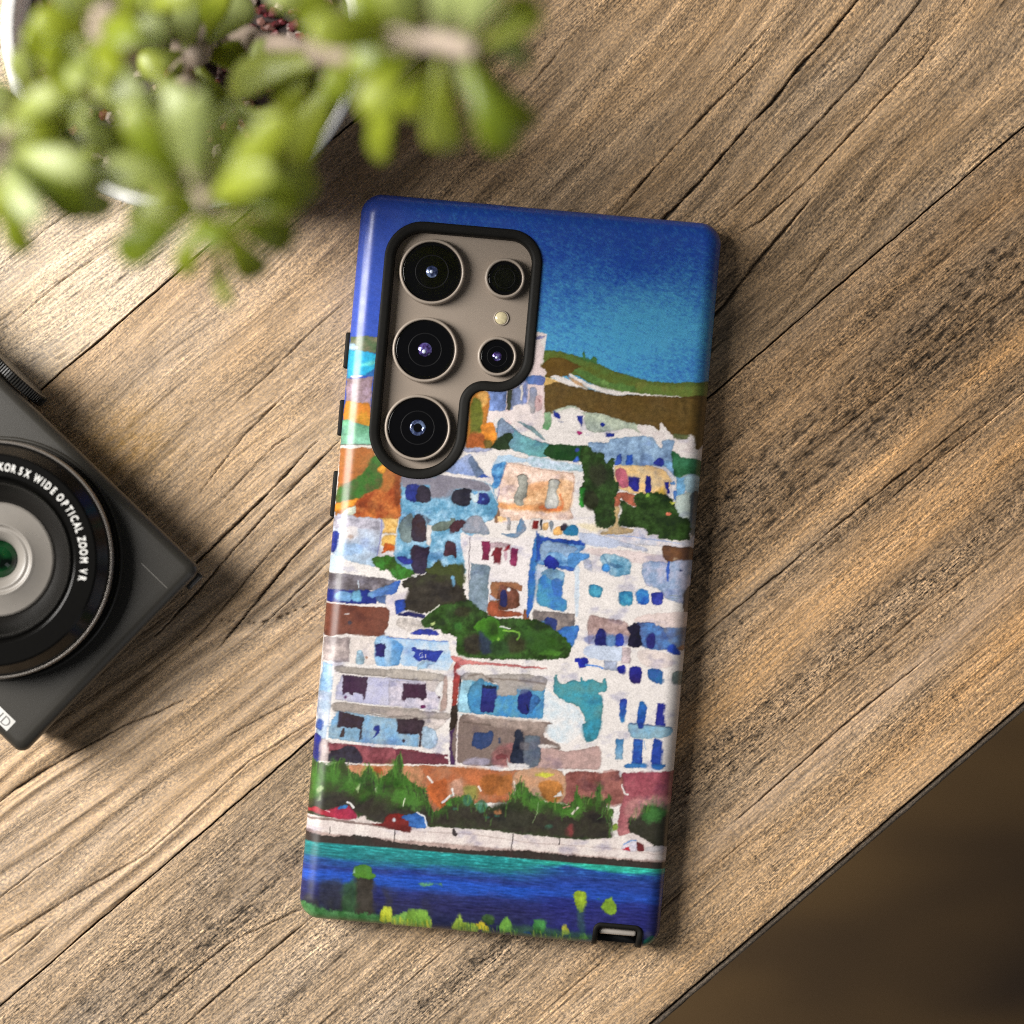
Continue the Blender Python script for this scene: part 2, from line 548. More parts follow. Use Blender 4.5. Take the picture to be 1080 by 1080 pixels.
me = mesh_from_arrays('wooden_table', verts, quads, wood_material())
ca = me.color_attributes.new('Col', 'FLOAT_COLOR', 'POINT')
ca.data.foreach_set('color', np.concatenate([colf, np.concatenate([finef, np.full(len(colf) - len(finef), .9)])[:, None]], 1).astype(np.float32).ravel())
ga = me.attributes.new('grain', 'FLOAT_VECTOR', 'POINT')
ga.data.foreach_set('vector', grain.astype(np.float32).ravel())
table = link('wooden_table', me)
tag(table, 'weathered brown plank table with cracked grain under the phone', 'table')

# ================================================================ THE PRINT ON THE CASE: a watercolour of a hillside harbour town
# Painted wash by wash into an array (2 cells per photo pixel); the case's vertices take their colour from it.
CX0, CY0, CW, CH, CS = 300, 190, 480, 825, 2
gy, gx = np.mgrid[0:CH * CS, 0:CW * CS]
GXp = CX0 + gx / CS
GYp = CY0 + gy / CS
WX = 1.4 * noise(GXp / 7, GYp / 7, 101) + 1.1 * noise(GXp / 2.4, GYp / 2.4, 102)
WY = 1.4 * noise(GXp / 7, GYp / 7, 103) + 1.1 * noise(GXp / 2.4, GYp / 2.4, 104)
BL = fbm(GXp / 17, GYp / 17, 4, 105, 0.6)
BF = fbm(GXp / 5, GYp / 5, 3, 106, 0.65)
ART = np.zeros((CH * CS, CW * CS, 3))
ART[:] = np.array((231, 223, 219))
TH = R(5.1)
EU = (math.cos(TH), math.sin(TH)); EV = (-math.sin(TH), math.cos(TH))
CCX, CCY = 538.25, 602.25
LU = (GXp - CCX) * EU[0] + (GYp - CCY) * EU[1]
LV = (GXp - CCX) * EV[0] + (GYp - CCY) * EV[1]
WHITE = (231, 223, 219)
cur = (0, 0, 1.0)


def T(x, y, k):
    global cur
    cur = (x, y, k)


def catmull(p, n=5):
    m = len(p); out = []
    for i in range(m):
        a, b, c, d = p[i - 1], p[i], p[(i + 1) % m], p[(i + 2) % m]
        for j in range(n):
            t = j / n
            out.append(0.5 * ((2 * b) + (-a + c) * t + (2 * a - 5 * b + 4 * c - d) * t * t + (-a + 3 * b - 3 * c + d) * t ** 3))
    return np.array(out)


def ph(pts):
    return np.array([(cur[0] + x / cur[2], cur[1] + y / cur[2]) for x, y in pts], dtype=np.float64)


def box(p, pad):
    x0 = max(int((p[:, 0].min() - pad - CX0) * CS), 0); x1 = min(int((p[:, 0].max() + pad - CX0) * CS) + 2, CW * CS)
    y0 = max(int((p[:, 1].min() - pad - CY0) * CS), 0); y1 = min(int((p[:, 1].max() + pad - CY0) * CS) + 2, CH * CS)
    return slice(y0, y1), slice(x0, x1)


def wash(sl_, alpha, dist, c, c2, g, e, n):
    c = np.array(c, float)
    if c.mean() > 205:
        n = n * 0.3
    if c2 is None:
        cc = c[None, None] * (1 + 0.36 * n * BL[sl_][..., None] + 0.20 * n * BF[sl_][..., None])
    else:
        c2 = np.array(c2, float)
        if g is None:
            m = np.clip(0.5 + 1.7 * BL[sl_] + 0.5 * BF[sl_], 0, 1)
        else:
            x = GXp[sl_]; y = GYp[sl_]
            if g == 'd':
                m = (y - y.min()) / max(np.ptp(y), 1e-6)
            elif g == 'u':
                m = 1 - (y - y.min()) / max(np.ptp(y), 1e-6)
            else:
                m = (x - x.min()) / max(np.ptp(x), 1e-6)
            m = np.clip(m + 0.35 * BL[sl_], 0, 1)
        cc = c * (1 - m[..., None]) + c2 * m[..., None]
        cc = cc * (1 + 0.20 * n * BL[sl_][..., None] + 0.20 * n * BF[sl_][..., None])
    if e:
        cc = cc * (1 - e * np.exp(-np.clip(dist, 0, 99) / 0.9))[..., None]
    al = alpha[..., None]
    ART[sl_] = ART[sl_] * (1 - al) + cc * al


def P(pts, c, c2=None, g=None, w=0.65, e=0.20, a=1.0, s=0.55, n=1.0, sm=True):
    p = ph(pts)
    if sm and len(p) > 3:
        p = catmull(p)
    sl_ = box(p, 4 + s)
    X = GXp[sl_] + w * WX[sl_]; Y = GYp[sl_] + w * WY[sl_]
    if X.size == 0:
        return
    ins = np.zeros(X.shape, bool); d2 = np.full(X.shape, 1e9)
    for i in range(len(p)):
        x0, y0 = p[i - 1]; x1, y1 = p[i]
        cnd = (y0 > Y) != (y1 > Y)
        if y1 != y0:
            ins ^= cnd & (X < (x1 - x0) * (Y - y0) / (y1 - y0) + x0)
        ex, ey = x1 - x0, y1 - y0
        l2 = ex * ex + ey * ey
        if l2 < 1e-9:
            continue
        tp = np.clip(((X - x0) * ex + (Y - y0) * ey) / l2, 0, 1)
        d2 = np.minimum(d2, (X - x0 - tp * ex) ** 2 + (Y - y0 - tp * ey) ** 2)
    d = np.sqrt(d2) * np.where(ins, 1, -1)
    s_ = s * (1 + 3.0 * np.clip(noise(X / 13, Y / 13, 177) - 0.08, 0, 1))
    wash(sl_, a * sstep(-s_, s_, d), d, c, c2, g, e, n)


def S(pts, wd_, c, a=1.0, w=0.4, s=0.45):
    p = ph(pts)
    sl_ = box(p, wd_ + 4)
    X = GXp[sl_] + w * WX[sl_]; Y = GYp[sl_] + w * WY[sl_]
    if X.size == 0:
        return
    d2 = np.full(X.shape, 1e9)
    for i in range(1, len(p)):
        x0, y0 = p[i - 1]; ex, ey = p[i] - p[i - 1]
        l2 = ex * ex + ey * ey + 1e-9
        tp = np.clip(((X - x0) * ex + (Y - y0) * ey) / l2, 0, 1)
        d2 = np.minimum(d2, (X - x0 - tp * ex) ** 2 + (Y - y0 - tp * ey) ** 2)
    d = wd_ / 2 - np.sqrt(d2)
    wash(sl_, a * sstep(-s, s, d), d, c, None, None, 0, 0.6)


def D(x, y, r, c, a=1.0):
    P([(x - r, y), (x, y - r), (x + r, y), (x, y + r)], c, a=a, w=0.35, e=0.1)


# ---- sky
tx = fbm((LU + 0.25 * LV) / 9, (LV - 0.35 * LU) / 4.2, 3, 110, 0.65)
m = sstep(-385, -205, LV + 34 * BL) * 0.95
bump = np.exp(-(((GXp - 690) / 75) ** 2 + ((GYp - 336) / 48) ** 2))
dark = np.exp(-(((GXp - 672) / 30) ** 2 + ((GYp - 281) / 20) ** 2))
lowr = np.exp(-(((GXp - 725) / 60) ** 2 + ((GYp - 388) / 22) ** 2))
m = np.clip(m + 0.42 * bump - 0.26 * dark - 0.32 * lowr + 0.52 * tx + 0.30 * noise((LU + .3 * LV) / 3.6, (LV - .4 * LU) / 1.7, 112), 0, 1)[..., None]
sky = np.array((38, 80, 186.0)) * (1 - m) + np.array((72, 164, 214.0)) * m
lf = sstep(-110, -165, LU)[..., None]
sky = sky * (1 - lf) + lf * np.array((52, 84, 194.0)) * (1 + 0.08 * tx[..., None])
ms = (LV < -130)[..., None]
ART[:] = np.where(ms, sky, ART)

# ---- paper under the town
T(0, 0, 1)
P([(555, 352), (577, 352), (574, 372), (574, 396), (750, 455), (760, 900), (300, 880), (330, 480), (470, 470), (500, 410)], WHITE, w=.2, e=0, n=.4, sm=False)
# ---- hills
T(550, 340, 9)
P([(215, 260), (400, 285), (560, 330), (720, 390), (900, 470), (1000, 498), (1150, 540), (1330, 570), (1600, 572), (1850, 575), (1850, 740), (1400, 720), (980, 670), (760, 625), (640, 570), (480, 500), (250, 530), (180, 420), (215, 370), (190, 310)], (103, 116, 46), (84, 108, 48))
P([(520, 330), (575, 330), (590, 265), (610, 320), (650, 350), (690, 325), (715, 350), (705, 390), (560, 350)], (70, 120, 62), w=.9)
P([(215, 380), (300, 335), (420, 350), (560, 420), (500, 450), (430, 510), (250, 520), (230, 460), (175, 430)], (122, 92, 40), (92, 68, 30))
P([(500, 450), (620, 470), (800, 560), (1080, 610), (1080, 660), (900, 640), (700, 590)], (86, 128, 62), w=1, e=0, a=.85, s=1.2)
P([(740, 560), (800, 550), (830, 590), (780, 610)], (120, 160, 80), a=.7, s=1.5)
P([(1100, 560), (1300, 590), (1500, 600), (1800, 610), (1800, 720), (1300, 690), (1100, 650)], (128, 134, 62), (98, 120, 50), a=.8, s=2)
P([(215, 600), (330, 560), (460, 600), (700, 650), (900, 690), (1200, 690), (1500, 710), (1790, 725), (1750, 1150), (1700, 1200), (1650, 1180), (1640, 1080), (1580, 1070), (1560, 1110), (1440, 1080), (1330, 960), (1310, 1030), (1230, 980), (1100, 970), (900, 920), (740, 870), (600, 850), (500, 790), (400, 820), (290, 860), (200, 840), (190, 700)], (112, 88, 45), (92, 70, 35), n=1.6)
S([(215, 600), (330, 570), (460, 604), (700, 656), (900, 694), (1200, 692), (1500, 714), (1790, 728)], .9, (66, 48, 28), a=.7)
P([(230, 520), (300, 545), (420, 590), (330, 570), (220, 600)], (200, 160, 90), e=0)
P([(270, 510), (340, 500), (440, 540), (620, 630), (560, 622), (420, 585), (330, 545)], WHITE, e=.05)
P([(430, 510), (540, 560), (640, 632), (520, 590)], (190, 150, 110), e=0)
P([(470, 490), (560, 540), (700, 600), (900, 648), (1090, 668), (1300, 690), (1500, 705), (1500, 711), (1300, 700), (1090, 690), (900, 690), (720, 655), (600, 600), (460, 510)], WHITE, e=.05)
P([(290, 850), (500, 785), (560, 850), (740, 870), (1000, 940), (1090, 960), (1160, 1020), (1140, 1050), (1000, 1010), (800, 1040), (640, 1030), (590, 920), (580, 880)], (176, 190, 170), (192, 202, 178))
P([(190, 870), (280, 860), (270, 1010), (180, 990)], (170, 190, 160), (80, 152, 88), 'd')
P([(285, 880), (330, 850), (480, 805), (540, 830), (585, 870), (590, 1000), (700, 1080), (280, 1030)], WHITE, e=.05, a=.9, s=1.0, sm=False)
BLUE = (40, 54, 158)
P([(300, 842), (375, 870), (370, 920), (305, 895)], BLUE, sm=False)
P([(530, 890), (580, 885), (575, 990), (530, 930)], BLUE, sm=False)
D(770, 970, 22, BLUE)
P([(800, 1050), (890, 1055), (880, 1090), (800, 1085)], BLUE, sm=False)
S([(350, 938), (400, 945)], .6, (120, 130, 170))
P([(520, 1045), (548, 1028), (578, 1045), (548, 1068)], (188, 42, 118))
# white houses under the brown hill, right
T(650, 360, 9)
P([(200, 800), (310, 810), (410, 860), (418, 785), (440, 785), (540, 905), (660, 940), (680, 893), (735, 900), (745, 1000), (780, 1025), (850, 970), (840, 1110), (700, 1090), (530, 1070), (430, 1010), (330, 930), (240, 880)], (228, 214, 212), (232, 224, 220), w=.7, e=.05)
P([(540, 880), (680, 890), (660, 935), (560, 920)], (98, 110, 70), a=.85)
S([(600, 1040), (760, 1065)], .8, (195, 185, 195), a=.7)
# ---- pink house at the camera rim
T(550, 340, 9)
P([(100, 110), (232, 118), (190, 180), (215, 250), (205, 370), (180, 420), (240, 475), (215, 560), (200, 1000), (0, 940), (-150, 940), (-100, 500), (60, 400)], (229, 213, 211), (232, 203, 203), 'd', e=.06)
P([(135, 140), (220, 128), (190, 152), (135, 166)], (150, 150, 202))
P([(60, 512), (212, 510), (205, 592), (40, 575)], (78, 128, 206), (104, 112, 172), 'r')
P([(-30, 560), (60, 575), (45, 775), (-30, 775)], (150, 160, 204), a=.8)
P([(20, 600), (48, 570), (42, 770), (10, 780)], (128, 142, 200))
P([(80, 630), (145, 645), (125, 860), (95, 870), (28, 830), (70, 740)], (140, 150, 186), (186, 176, 168), 'd')
P([(140, 700), (195, 700), (190, 830), (130, 830)], (232, 188, 190), a=.9)
P([(150, 720), (185, 740), (170, 760)], (180, 130, 130))
# ---- blocks, autumn tree and hill beside the rim
T(480, 400, 9)
P([(310, 110), (495, 110), (480, 302), (318, 302)], (110, 134, 192), n=1.6, sm=False)
P([(500, 110), (545, 90), (535, 290), (490, 292)], (72, 76, 60), sm=False)
P([(545, 85), (640, 60), (640, 240), (560, 260), (545, 300), (525, 296)], (128, 142, 184), sm=False)
P([(620, 60), (645, 50), (640, 210), (618, 200)], WHITE, sm=False)
P([(560, 250), (700, 240), (720, 330), (830, 300), (820, 470), (640, 480), (440, 360), (300, 420), (310, 310), (520, 302)], (230, 216, 214), e=0)
P([(145, 130), (320, 125), (310, 330), (300, 410), (365, 420), (395, 590), (330, 660), (105, 640), (130, 300)], (208, 132, 46), (190, 118, 50))
P([(220, 140), (310, 130), (300, 230), (240, 260)], (224, 172, 92), a=.8, s=1.2, e=0)
P([(160, 200), (255, 230), (250, 500), (145, 505)], (108, 114, 40), s=1.3, e=0)
P([(255, 430), (365, 418), (395, 590), (280, 550), (245, 480)], (236, 140, 44), e=.05)
P([(110, 600), (160, 510), (250, 520), (300, 600), (260, 640), (110, 645)], (168, 88, 44), s=1.3, e=0)
P([(280, 580), (340, 590), (350, 650), (290, 660)], (110, 96, 46), s=1, a=.9)
P([(85, 650), (330, 655), (320, 682), (110, 692)], (168, 174, 206))
P([(395, 530), (425, 370), (520, 430), (640, 530), (800, 592), (900, 622), (900, 735), (700, 722), (600, 690), (500, 640)], (112, 152, 182), (98, 178, 172), 'r')
P([(400, 540), (428, 375), (520, 430), (560, 500), (480, 525)], (136, 156, 186), e=.06)
S([(395, 530), (415, 400), (430, 372), (520, 428), (640, 530), (800, 592), (960, 628), (1090, 632)], .5, (84, 92, 104), a=.8)
P([(350, 640), (400, 570), (440, 530), (530, 505), (545, 560), (510, 620), (512, 670), (360, 660)], (46, 64, 40), w=.9)
P([(890, 622), (1000, 632), (1310, 640), (1250, 770), (1180, 782), (860, 730)], (42, 90, 46), (38, 74, 40))
P([(590, 402), (720, 440), (790, 500), (862, 582), (800, 552), (720, 490)], (130, 160, 166))
P([(400, 740), (520, 720), (680, 750), (640, 790), (520, 790), (420, 800), (350, 850)], (180, 208, 233), e=.05)
P([(680, 740), (800, 742), (1180, 812), (1320, 800), (1300, 860), (1080, 870), (780, 835), (690, 795)], (174, 208, 222), (200, 212, 232), e=.08)
P([(560, 730), (640, 700), (700, 725), (660, 750)], WHITE)
# ---- blue hillside house and yellow house on the right
T(640, 460, 9)
P([(-180, 60), (0, 60), (40, 25), (280, 0), (410, 5), (480, 80), (525, 105), (530, 42), (645, 45), (620, 140), (640, 390), (605, 410), (540, 300), (450, 285), (100, 275), (60, 235), (0, 270), (-90, 215)], (124, 156, 196), (146, 178, 212))
P([(330, 170), (420, 180), (440, 270), (330, 270)], (100, 132, 184), a=.6, s=1.5, e=0)
P([(430, 260), (620, 240), (640, 400), (605, 405), (540, 300)], (110, 160, 205), a=.8, s=1)
P([(620, 140), (720, 200), (910, 240), (892, 390), (760, 370), (650, 390), (625, 250)], (50, 106, 66), (58, 120, 84))
P([(655, 390), (750, 385), (742, 550), (660, 570)], (110, 170, 216), sm=False)
P([(750, 378), (892, 390), (870, 560), (760, 540)], (160, 192, 206))
P([(660, 580), (780, 530), (805, 600), (785, 800), (690, 770), (650, 650)], (206, 216, 206), (180, 196, 190))
P([(800, 560), (880, 545), (850, 935), (790, 900), (795, 700)], (66, 76, 86), (104, 122, 130), 'd')
P([(80, 280), (400, 275), (540, 320), (612, 390), (600, 480), (560, 560), (420, 550), (250, 545), (110, 500), (60, 420)], (236, 206, 158), (230, 186, 120), sm=False)
P([(530, 290), (620, 350), (660, 480), (650, 600), (600, 600), (610, 420)], (228, 220, 220), a=.9)
P([(640, 520), (670, 530), (650, 610), (635, 590)], (80, 130, 205))
P([(600, 440), (640, 430), (645, 460), (605, 460)], (90, 140, 200))
P([(90, 320), (180, 318), (200, 420), (195, 487), (130, 475), (85, 400)], (200, 100, 120))
P([(205, 385), (315, 395), (297, 530), (250, 520), (200, 470)], (44, 44, 142), sm=False)
P([(375, 385), (395, 380), (416, 390), (416, 535), (370, 530)], (44, 46, 148))
P([(545, 433), (588, 433), (595, 545), (570, 545)], (44, 48, 150), sm=False)
P([(190, 188), (215, 178), (245, 185), (240, 265), (180, 265)], (48, 96, 212))
P([(100, 190), (140, 180), (130, 265), (75, 265)], (58, 92, 192))
P([(460, 240), (500, 203), (545, 230), (530, 280), (450, 272)], (50, 60, 166))
P([(440, 545), (540, 488), (562, 565)], (236, 186, 60), a=.85, s=1)
P([(100, 540), (255, 550), (258, 600), (282, 670), (250, 665), (170, 620), (130, 590), (110, 690), (55, 670)], (186, 100, 74))
P([(60, 690), (120, 680), (110, 800), (130, 860), (260, 892), (200, 922), (0, 935), (-60, 920), (0, 880), (60, 840)], (206, 178, 134), (190, 158, 104))
P([(-280, 830), (-30, 850), (0, 900), (-160, 900)], (236, 222, 190), e=0, s=1.5)
T(560, 460, 9)
P([(480, 110), (530, 88), (590, 140), (680, 170), (720, 250), (790, 205), (785, 420), (842, 460), (790, 640), (800, 800), (750, 870), (680, 878), (610, 840), (600, 720), (510, 650), (490, 560), (470, 480), (500, 400), (490, 300), (468, 200)], (44, 60, 34), (52, 80, 38), w=1.1)
P([(560, 290), (680, 270), (720, 400), (640, 480), (560, 400)], (54, 52, 42), a=.7, s=2.5, e=0)
P([(470, 500), (515, 510), (500, 672), (455, 640)], (50, 150, 50), w=.9)
P([(500, 540), (600, 520), (640, 640), (560, 700), (500, 640)], (50, 50, 38), a=.8, s=1.5, e=0)
P([(170, 90), (420, 93), (410, 200), (370, 242), (140, 190)], (44, 88, 42), (36, 66, 36))
D(437, 130, 22, (60, 80, 166)); P([(400, 248), (432, 190), (460, 210), (442, 250)], (60, 100, 202))
T(640, 460, 9)
P([(120, 610), (200, 640), (280, 680), (262, 560), (380, 540), (500, 533), (600, 580), (660, 690), (700, 765), (780, 790), (800, 920), (750, 992), (490, 970), (480, 930), (390, 942), (360, 880), (240, 872), (110, 840), (140, 720)], (43, 62, 32), (54, 82, 38), w=1.1)
P([(370, 560), (400, 540), (410, 575), (380, 580)], (130, 170, 60)); P([(590, 620), (650, 630), (620, 650)], (220, 225, 80))
P([(555, 728), (590, 720), (608, 735), (570, 758)], (232, 120, 90))
P([(270, 880), (330, 868), (370, 890), (395, 942), (480, 935), (490, 972), (620, 1000), (750, 995), (850, 940), (845, 1075), (540, 1050), (0, 1010), (0, 945), (230, 940)], (206, 209, 226), (226, 214, 214))
S([(0, 935), (240, 955), (500, 990), (690, 1018)], .9, (150, 176, 226), a=.8)
T(560, 460, 9)
P([(460, 920), (560, 930), (740, 970), (1080, 1060), (1080, 1095), (820, 1040), (520, 1030)], (184, 194, 220), (205, 205, 222))
# ---- orange house
T(500, 460, 9)
P([(320, 253), (560, 298), (760, 330), (940, 358), (952, 470), (935, 560), (908, 680), (940, 780), (800, 795), (600, 795), (380, 800), (205, 815), (215, 600), (240, 480), (290, 290)], (236, 198, 174), (240, 210, 194), e=.05)
P([(500, 480), (700, 430), (930, 430), (930, 600), (905, 690), (780, 722), (480, 702), (230, 662), (230, 628), (370, 640), (480, 620)], (236, 176, 122), (240, 196, 152), s=2, e=0)
P([(230, 632), (380, 650), (480, 660), (680, 640), (820, 690), (780, 724), (480, 702), (230, 680)], (234, 156, 92), a=.8, s=1.2, e=0)
P([(500, 470), (700, 425), (690, 470), (560, 520)], (236, 168, 118), a=.7, s=1.2, e=0)
P([(640, 660), (820, 660), (810, 560), (830, 560), (840, 700), (640, 700)], (222, 110, 56), a=.8, s=.9, e=0)
P([(410, 385), (455, 358), (512, 392), (498, 560), (470, 600), (468, 650), (388, 650), (382, 560), (425, 470)], (164, 164, 154), e=.35)
P([(715, 425), (770, 405), (812, 445), (780, 530), (803, 590), (782, 682), (678, 672), (690, 560)], (176, 176, 166), (206, 204, 200), 'd', e=.35)
S([(405, 388), (425, 366), (455, 358), (490, 370), (520, 408)], .6, (78, 60, 52))
S([(712, 428), (735, 408), (770, 402), (800, 415), (818, 446)], .6, (86, 66, 56))
S([(320, 253), (400, 258), (600, 306), (760, 330), (860, 342), (938, 358), (952, 470), (936, 560), (906, 690), (936, 760)], .55, (160, 118, 104), a=.8)
S([(312, 262), (280, 340), (245, 470), (222, 600)], .9, (130, 128, 170), a=.8)
P([(165, 300), (250, 250), (305, 256), (275, 340), (235, 480), (170, 500), (180, 420)], (62, 134, 208), (104, 172, 222))
P([(205, 690), (240, 700), (225, 815), (200, 812)], (150, 110, 84))
P([(230, 760), (300, 770), (300, 800), (230, 810)], (236, 190, 130), e=0)
P([(315, 768), (345, 770), (348, 890), (315, 888)], (186, 182, 182), sm=False)
P([(410, 870), (440, 780), (470, 800), (490, 890), (440, 942), (380, 965), (250, 930), (380, 925)], (88, 150, 206), (130, 140, 160))
P([(540, 790), (640, 790), (620, 890), (530, 885)], (224, 216, 212))
P([(565, 800), (618, 805), (600, 872), (550, 880)], (132, 40, 40), sm=False)
P([(630, 795), (652, 798), (638, 888), (624, 888)], (62, 62, 72), sm=False)
P([(655, 830), (705, 820), (695, 888), (648, 888)], (236, 186, 122))
P([(715, 830), (745, 805), (752, 850), (735, 905)], (130, 140, 152))
P([(755, 880), (830, 855), (835, 930), (760, 935)], (230, 172, 98))
P([(818, 855), (870, 830), (902, 870), (840, 905)], (60, 52, 66))
P([(850, 905), (900, 850), (960, 845), (992, 880), (980, 942), (870, 940)], (52, 140, 180), (40, 110, 160))
# ---- left strip beside the camera rim
T(340, 330, 9)
P([(260, 215), (540, 228), (520, 385), (250, 352)], (88, 116, 78), (112, 110, 84), sm=False)
P([(240, 300), (300, 285), (325, 335), (250, 345)], (170, 205, 236))
P([(230, 342), (400, 362), (520, 395), (480, 605), (380, 592), (250, 605), (222, 760)], (46, 186, 226), (36, 168, 222), sm=False)
P([(360, 480), (500, 455), (500, 490), (380, 505)], (96, 214, 216), s=1.2, e=0)
P([(400, 590), (490, 535), (490, 612)], (50, 112, 192), s=.8)
P([(220, 615), (330, 625), (480, 605), (460, 885), (220, 845)], (150, 122, 126), (166, 142, 162), sm=False)
S([(265, 600), (300, 606), (340, 602), (375, 596)], 1.6, WHITE)
P([(215, 840), (330, 850), (450, 880), (440, 1120), (330, 1085), (200, 1040)], (226, 158, 42), (206, 122, 40))
T(340, 430, 9)
P([(170, 108), (230, 112), (330, 140), (450, 185), (470, 352), (160, 348)], (92, 164, 118), (132, 198, 168), 'd', sm=False)
S([(150, 352), (300, 350), (470, 352)], 1.2, (104, 104, 94)); S([(150, 372), (300, 370), (470, 368)], 1.3, (212, 208, 196))
P([(160, 384), (470, 380), (520, 480), (800, 645), (745, 720), (740, 1040), (720, 1100), (560, 1095), (290, 1030), (110, 1020), (130, 850)], (190, 118, 58), (172, 98, 46), sm=False)
P([(490, 455), (575, 520), (520, 600), (572, 640), (550, 760), (440, 810), (340, 872), (130, 895), (140, 770), (300, 680), (400, 600)], (66, 126, 48), (78, 88, 46), s=1.3, e=0)
P([(520, 590), (570, 545), (610, 565), (580, 622)], (228, 152, 44), s=1)
P([(120, 915), (340, 858), (320, 922), (200, 962), (110, 995)], (236, 146, 42), s=1)
P([(330, 885), (500, 780), (620, 800), (700, 700), (770, 690), (735, 1050), (640, 1010), (560, 1066), (480, 1075), (285, 1025)], (176, 76, 36), (190, 106, 50), s=1.2, e=.05)
P([(690, 650), (775, 660), (740, 900), (690, 920)], (118, 60, 36), a=.65, s=2, e=0)
P([(430, 980), (500, 960), (510, 1050), (450, 1050)], (226, 130, 52), a=.7, s=2, e=0)
P([(190, 995), (310, 930), (300, 1012), (170, 1040)], (200, 206, 182), e=.05)
# ---- left houses
T(330, 530, 9)
P([(650, 150), (815, 150), (795, 305), (652, 295)], (226, 166, 74), (224, 184, 110), sm=False)
P([(645, 290), (800, 290), (790, 510), (620, 505)], WHITE, sm=False)
P([(662, 325), (785, 310), (780, 400), (660, 410)], (236, 186, 92))
P([(690, 385), (770, 410), (778, 470), (730, 455), (660, 482), (672, 420)], (208, 92, 30), w=.9)
P([(200, 128), (430, 138), (662, 165), (640, 330), (610, 500), (572, 612), (400, 570), (160, 480)], (200, 196, 210), (166, 198, 228), 'd')
P([(205, 140), (420, 150), (655, 190), (645, 262), (420, 240), (200, 240)], (158, 154, 170), (190, 184, 198), s=1.2, a=.85, e=0)
P([(320, 235), (420, 230), (412, 320), (330, 350), (250, 320)], (226, 218, 218), s=1.5, a=.9, e=0)
D(360, 325, 22, (200, 168, 152), .8)
P([(170, 290), (247, 292), (215, 452), (160, 448)], (44, 62, 160))
P([(270, 395), (460, 402), (445, 480), (260, 500)], (146, 182, 226), a=.8, s=1.4, e=0)
S([(655, 165), (638, 350), (612, 500)], 1.0, (126, 126, 192), a=.8)
P([(120, 480), (260, 522), (400, 572), (600, 620), (830, 745), (700, 725), (150, 665)], (232, 226, 222), e=0)
P([(140, 500), (260, 530), (250, 645), (140, 640)], (188, 214, 236), a=.85, s=1, e=0)
P([(140, 665), (370, 682), (600, 712), (825, 742), (780, 790), (560, 835), (400, 832), (130, 825)], (104, 95, 100), (128, 122, 132), sm=False)
P([(560, 790), (640, 770), (660, 810), (580, 830)], (160, 150, 160), a=.7, s=1.5)
P([(120, 818), (420, 832), (520, 828), (560, 850), (620, 900), (600, 955), (480, 968), (120, 940)], (46, 62, 158), (40, 50, 132), sm=False)
P([(230, 850), (360, 855), (355, 930), (222, 925)], (112, 166, 220)); P([(380, 842), (450, 838), (458, 935), (368, 922)], (110, 176, 216))
P([(525, 870), (600, 825), (700, 790), (812, 738), (828, 760), (780, 860), (640, 888), (555, 905)], (120, 172, 218), (48, 90, 192), 'r')
P([(605, 892), (715, 892), (710, 962), (620, 950)], (76, 102, 152))
P([(700, 890), (780, 880), (905, 830), (920, 870), (870, 940), (780, 960), (790, 1060), (700, 1060)], (222, 212, 214), e=.05)
S([(425, 740), (438, 810)], 1.0, (208, 222, 236))
P([(110, 955), (300, 968), (470, 985), (712, 998), (710, 1140), (690, 1240), (640, 1268), (480, 1262), (310, 1250), (100, 1250)], (134, 78, 62), (114, 64, 50))
S([(120, 945), (380, 972), (560, 985), (715, 985)], 1.3, WHITE)
S([(300, 1060), (345, 1055)], 1.2, (214, 206, 204)); D(350, 1140, 20, (92, 78, 86))
P([(565, 535), (620, 510), (790, 512), (830, 580), (950, 600), (962, 680), (880, 722), (780, 722), (720, 650), (640, 640), (580, 590)], (58, 92, 30), (56, 122, 42), w=1.1)
P([(785, 930), (880, 920), (892, 1010), (850, 1032), (800, 1060), (780, 1000)], (46, 76, 176))
T(420, 570, 9)
P([(20, 690), (120, 680), (250, 705), (250, 735), (110, 720), (10, 712)], (46, 46, 102))
P([(0, 740), (215, 762), (262, 830), (60, 882), (0, 822)], (202, 192, 186), e=.05)
P([(130, 878), (200, 848), (300, 850), (376, 872), (372, 900), (130, 886)], (50, 60, 162))
# ---- tall blue house left of centre
T(410, 480, 9)
P([(130, 205), (300, 200), (480, 185), (700, 215), (950, 265), (1012, 370), (1042, 500), (1000, 600), (910, 650), (950, 745), (800, 760), (790, 900), (775, 1110), (300, 1110), (60, 985), (80, 700), (110, 560)], (96, 164, 206), (144, 186, 214))
P([(130, 205), (390, 210), (520, 185), (900, 255), (960, 340), (780, 330), (640, 320), (560, 392), (400, 402), (390, 290), (280, 290), (150, 310)], (152, 148, 162), (118, 114, 128), s=1.2, e=0)
P([(560, 340), (620, 330), (600, 400), (540, 410)], (128, 136, 156), a=.7, s=2, e=0)
P([(440, 175), (560, 90), (640, 55), (770, -10), (800, 120), (815, 195), (520, 162)], (178, 186, 214), (122, 150, 214), 'd', e=.05)
P([(758, 40), (790, 8), (830, 60), (905, 175), (850, 215), (810, 180)], (110, 130, 166), e=.2)
P([(845, 212), (905, 172), (965, 212)], (70, 100, 192))
S([(490, 178), (700, 208), (980, 244)], 1.9, (230, 222, 220))
S([(820, 232), (940, 262), (1000, 370), (1030, 450)], 1.2, (220, 218, 222), a=.8)
P([(175, 288), (292, 290), (270, 432), (165, 412)], (50, 60, 142))
P([(290, 292), (370, 305), (398, 350), (385, 442), (262, 432)], (58, 52, 66))
P([(590, 400), (620, 340), (680, 320), (782, 330), (778, 430), (740, 482), (630, 466)], (52, 50, 62))
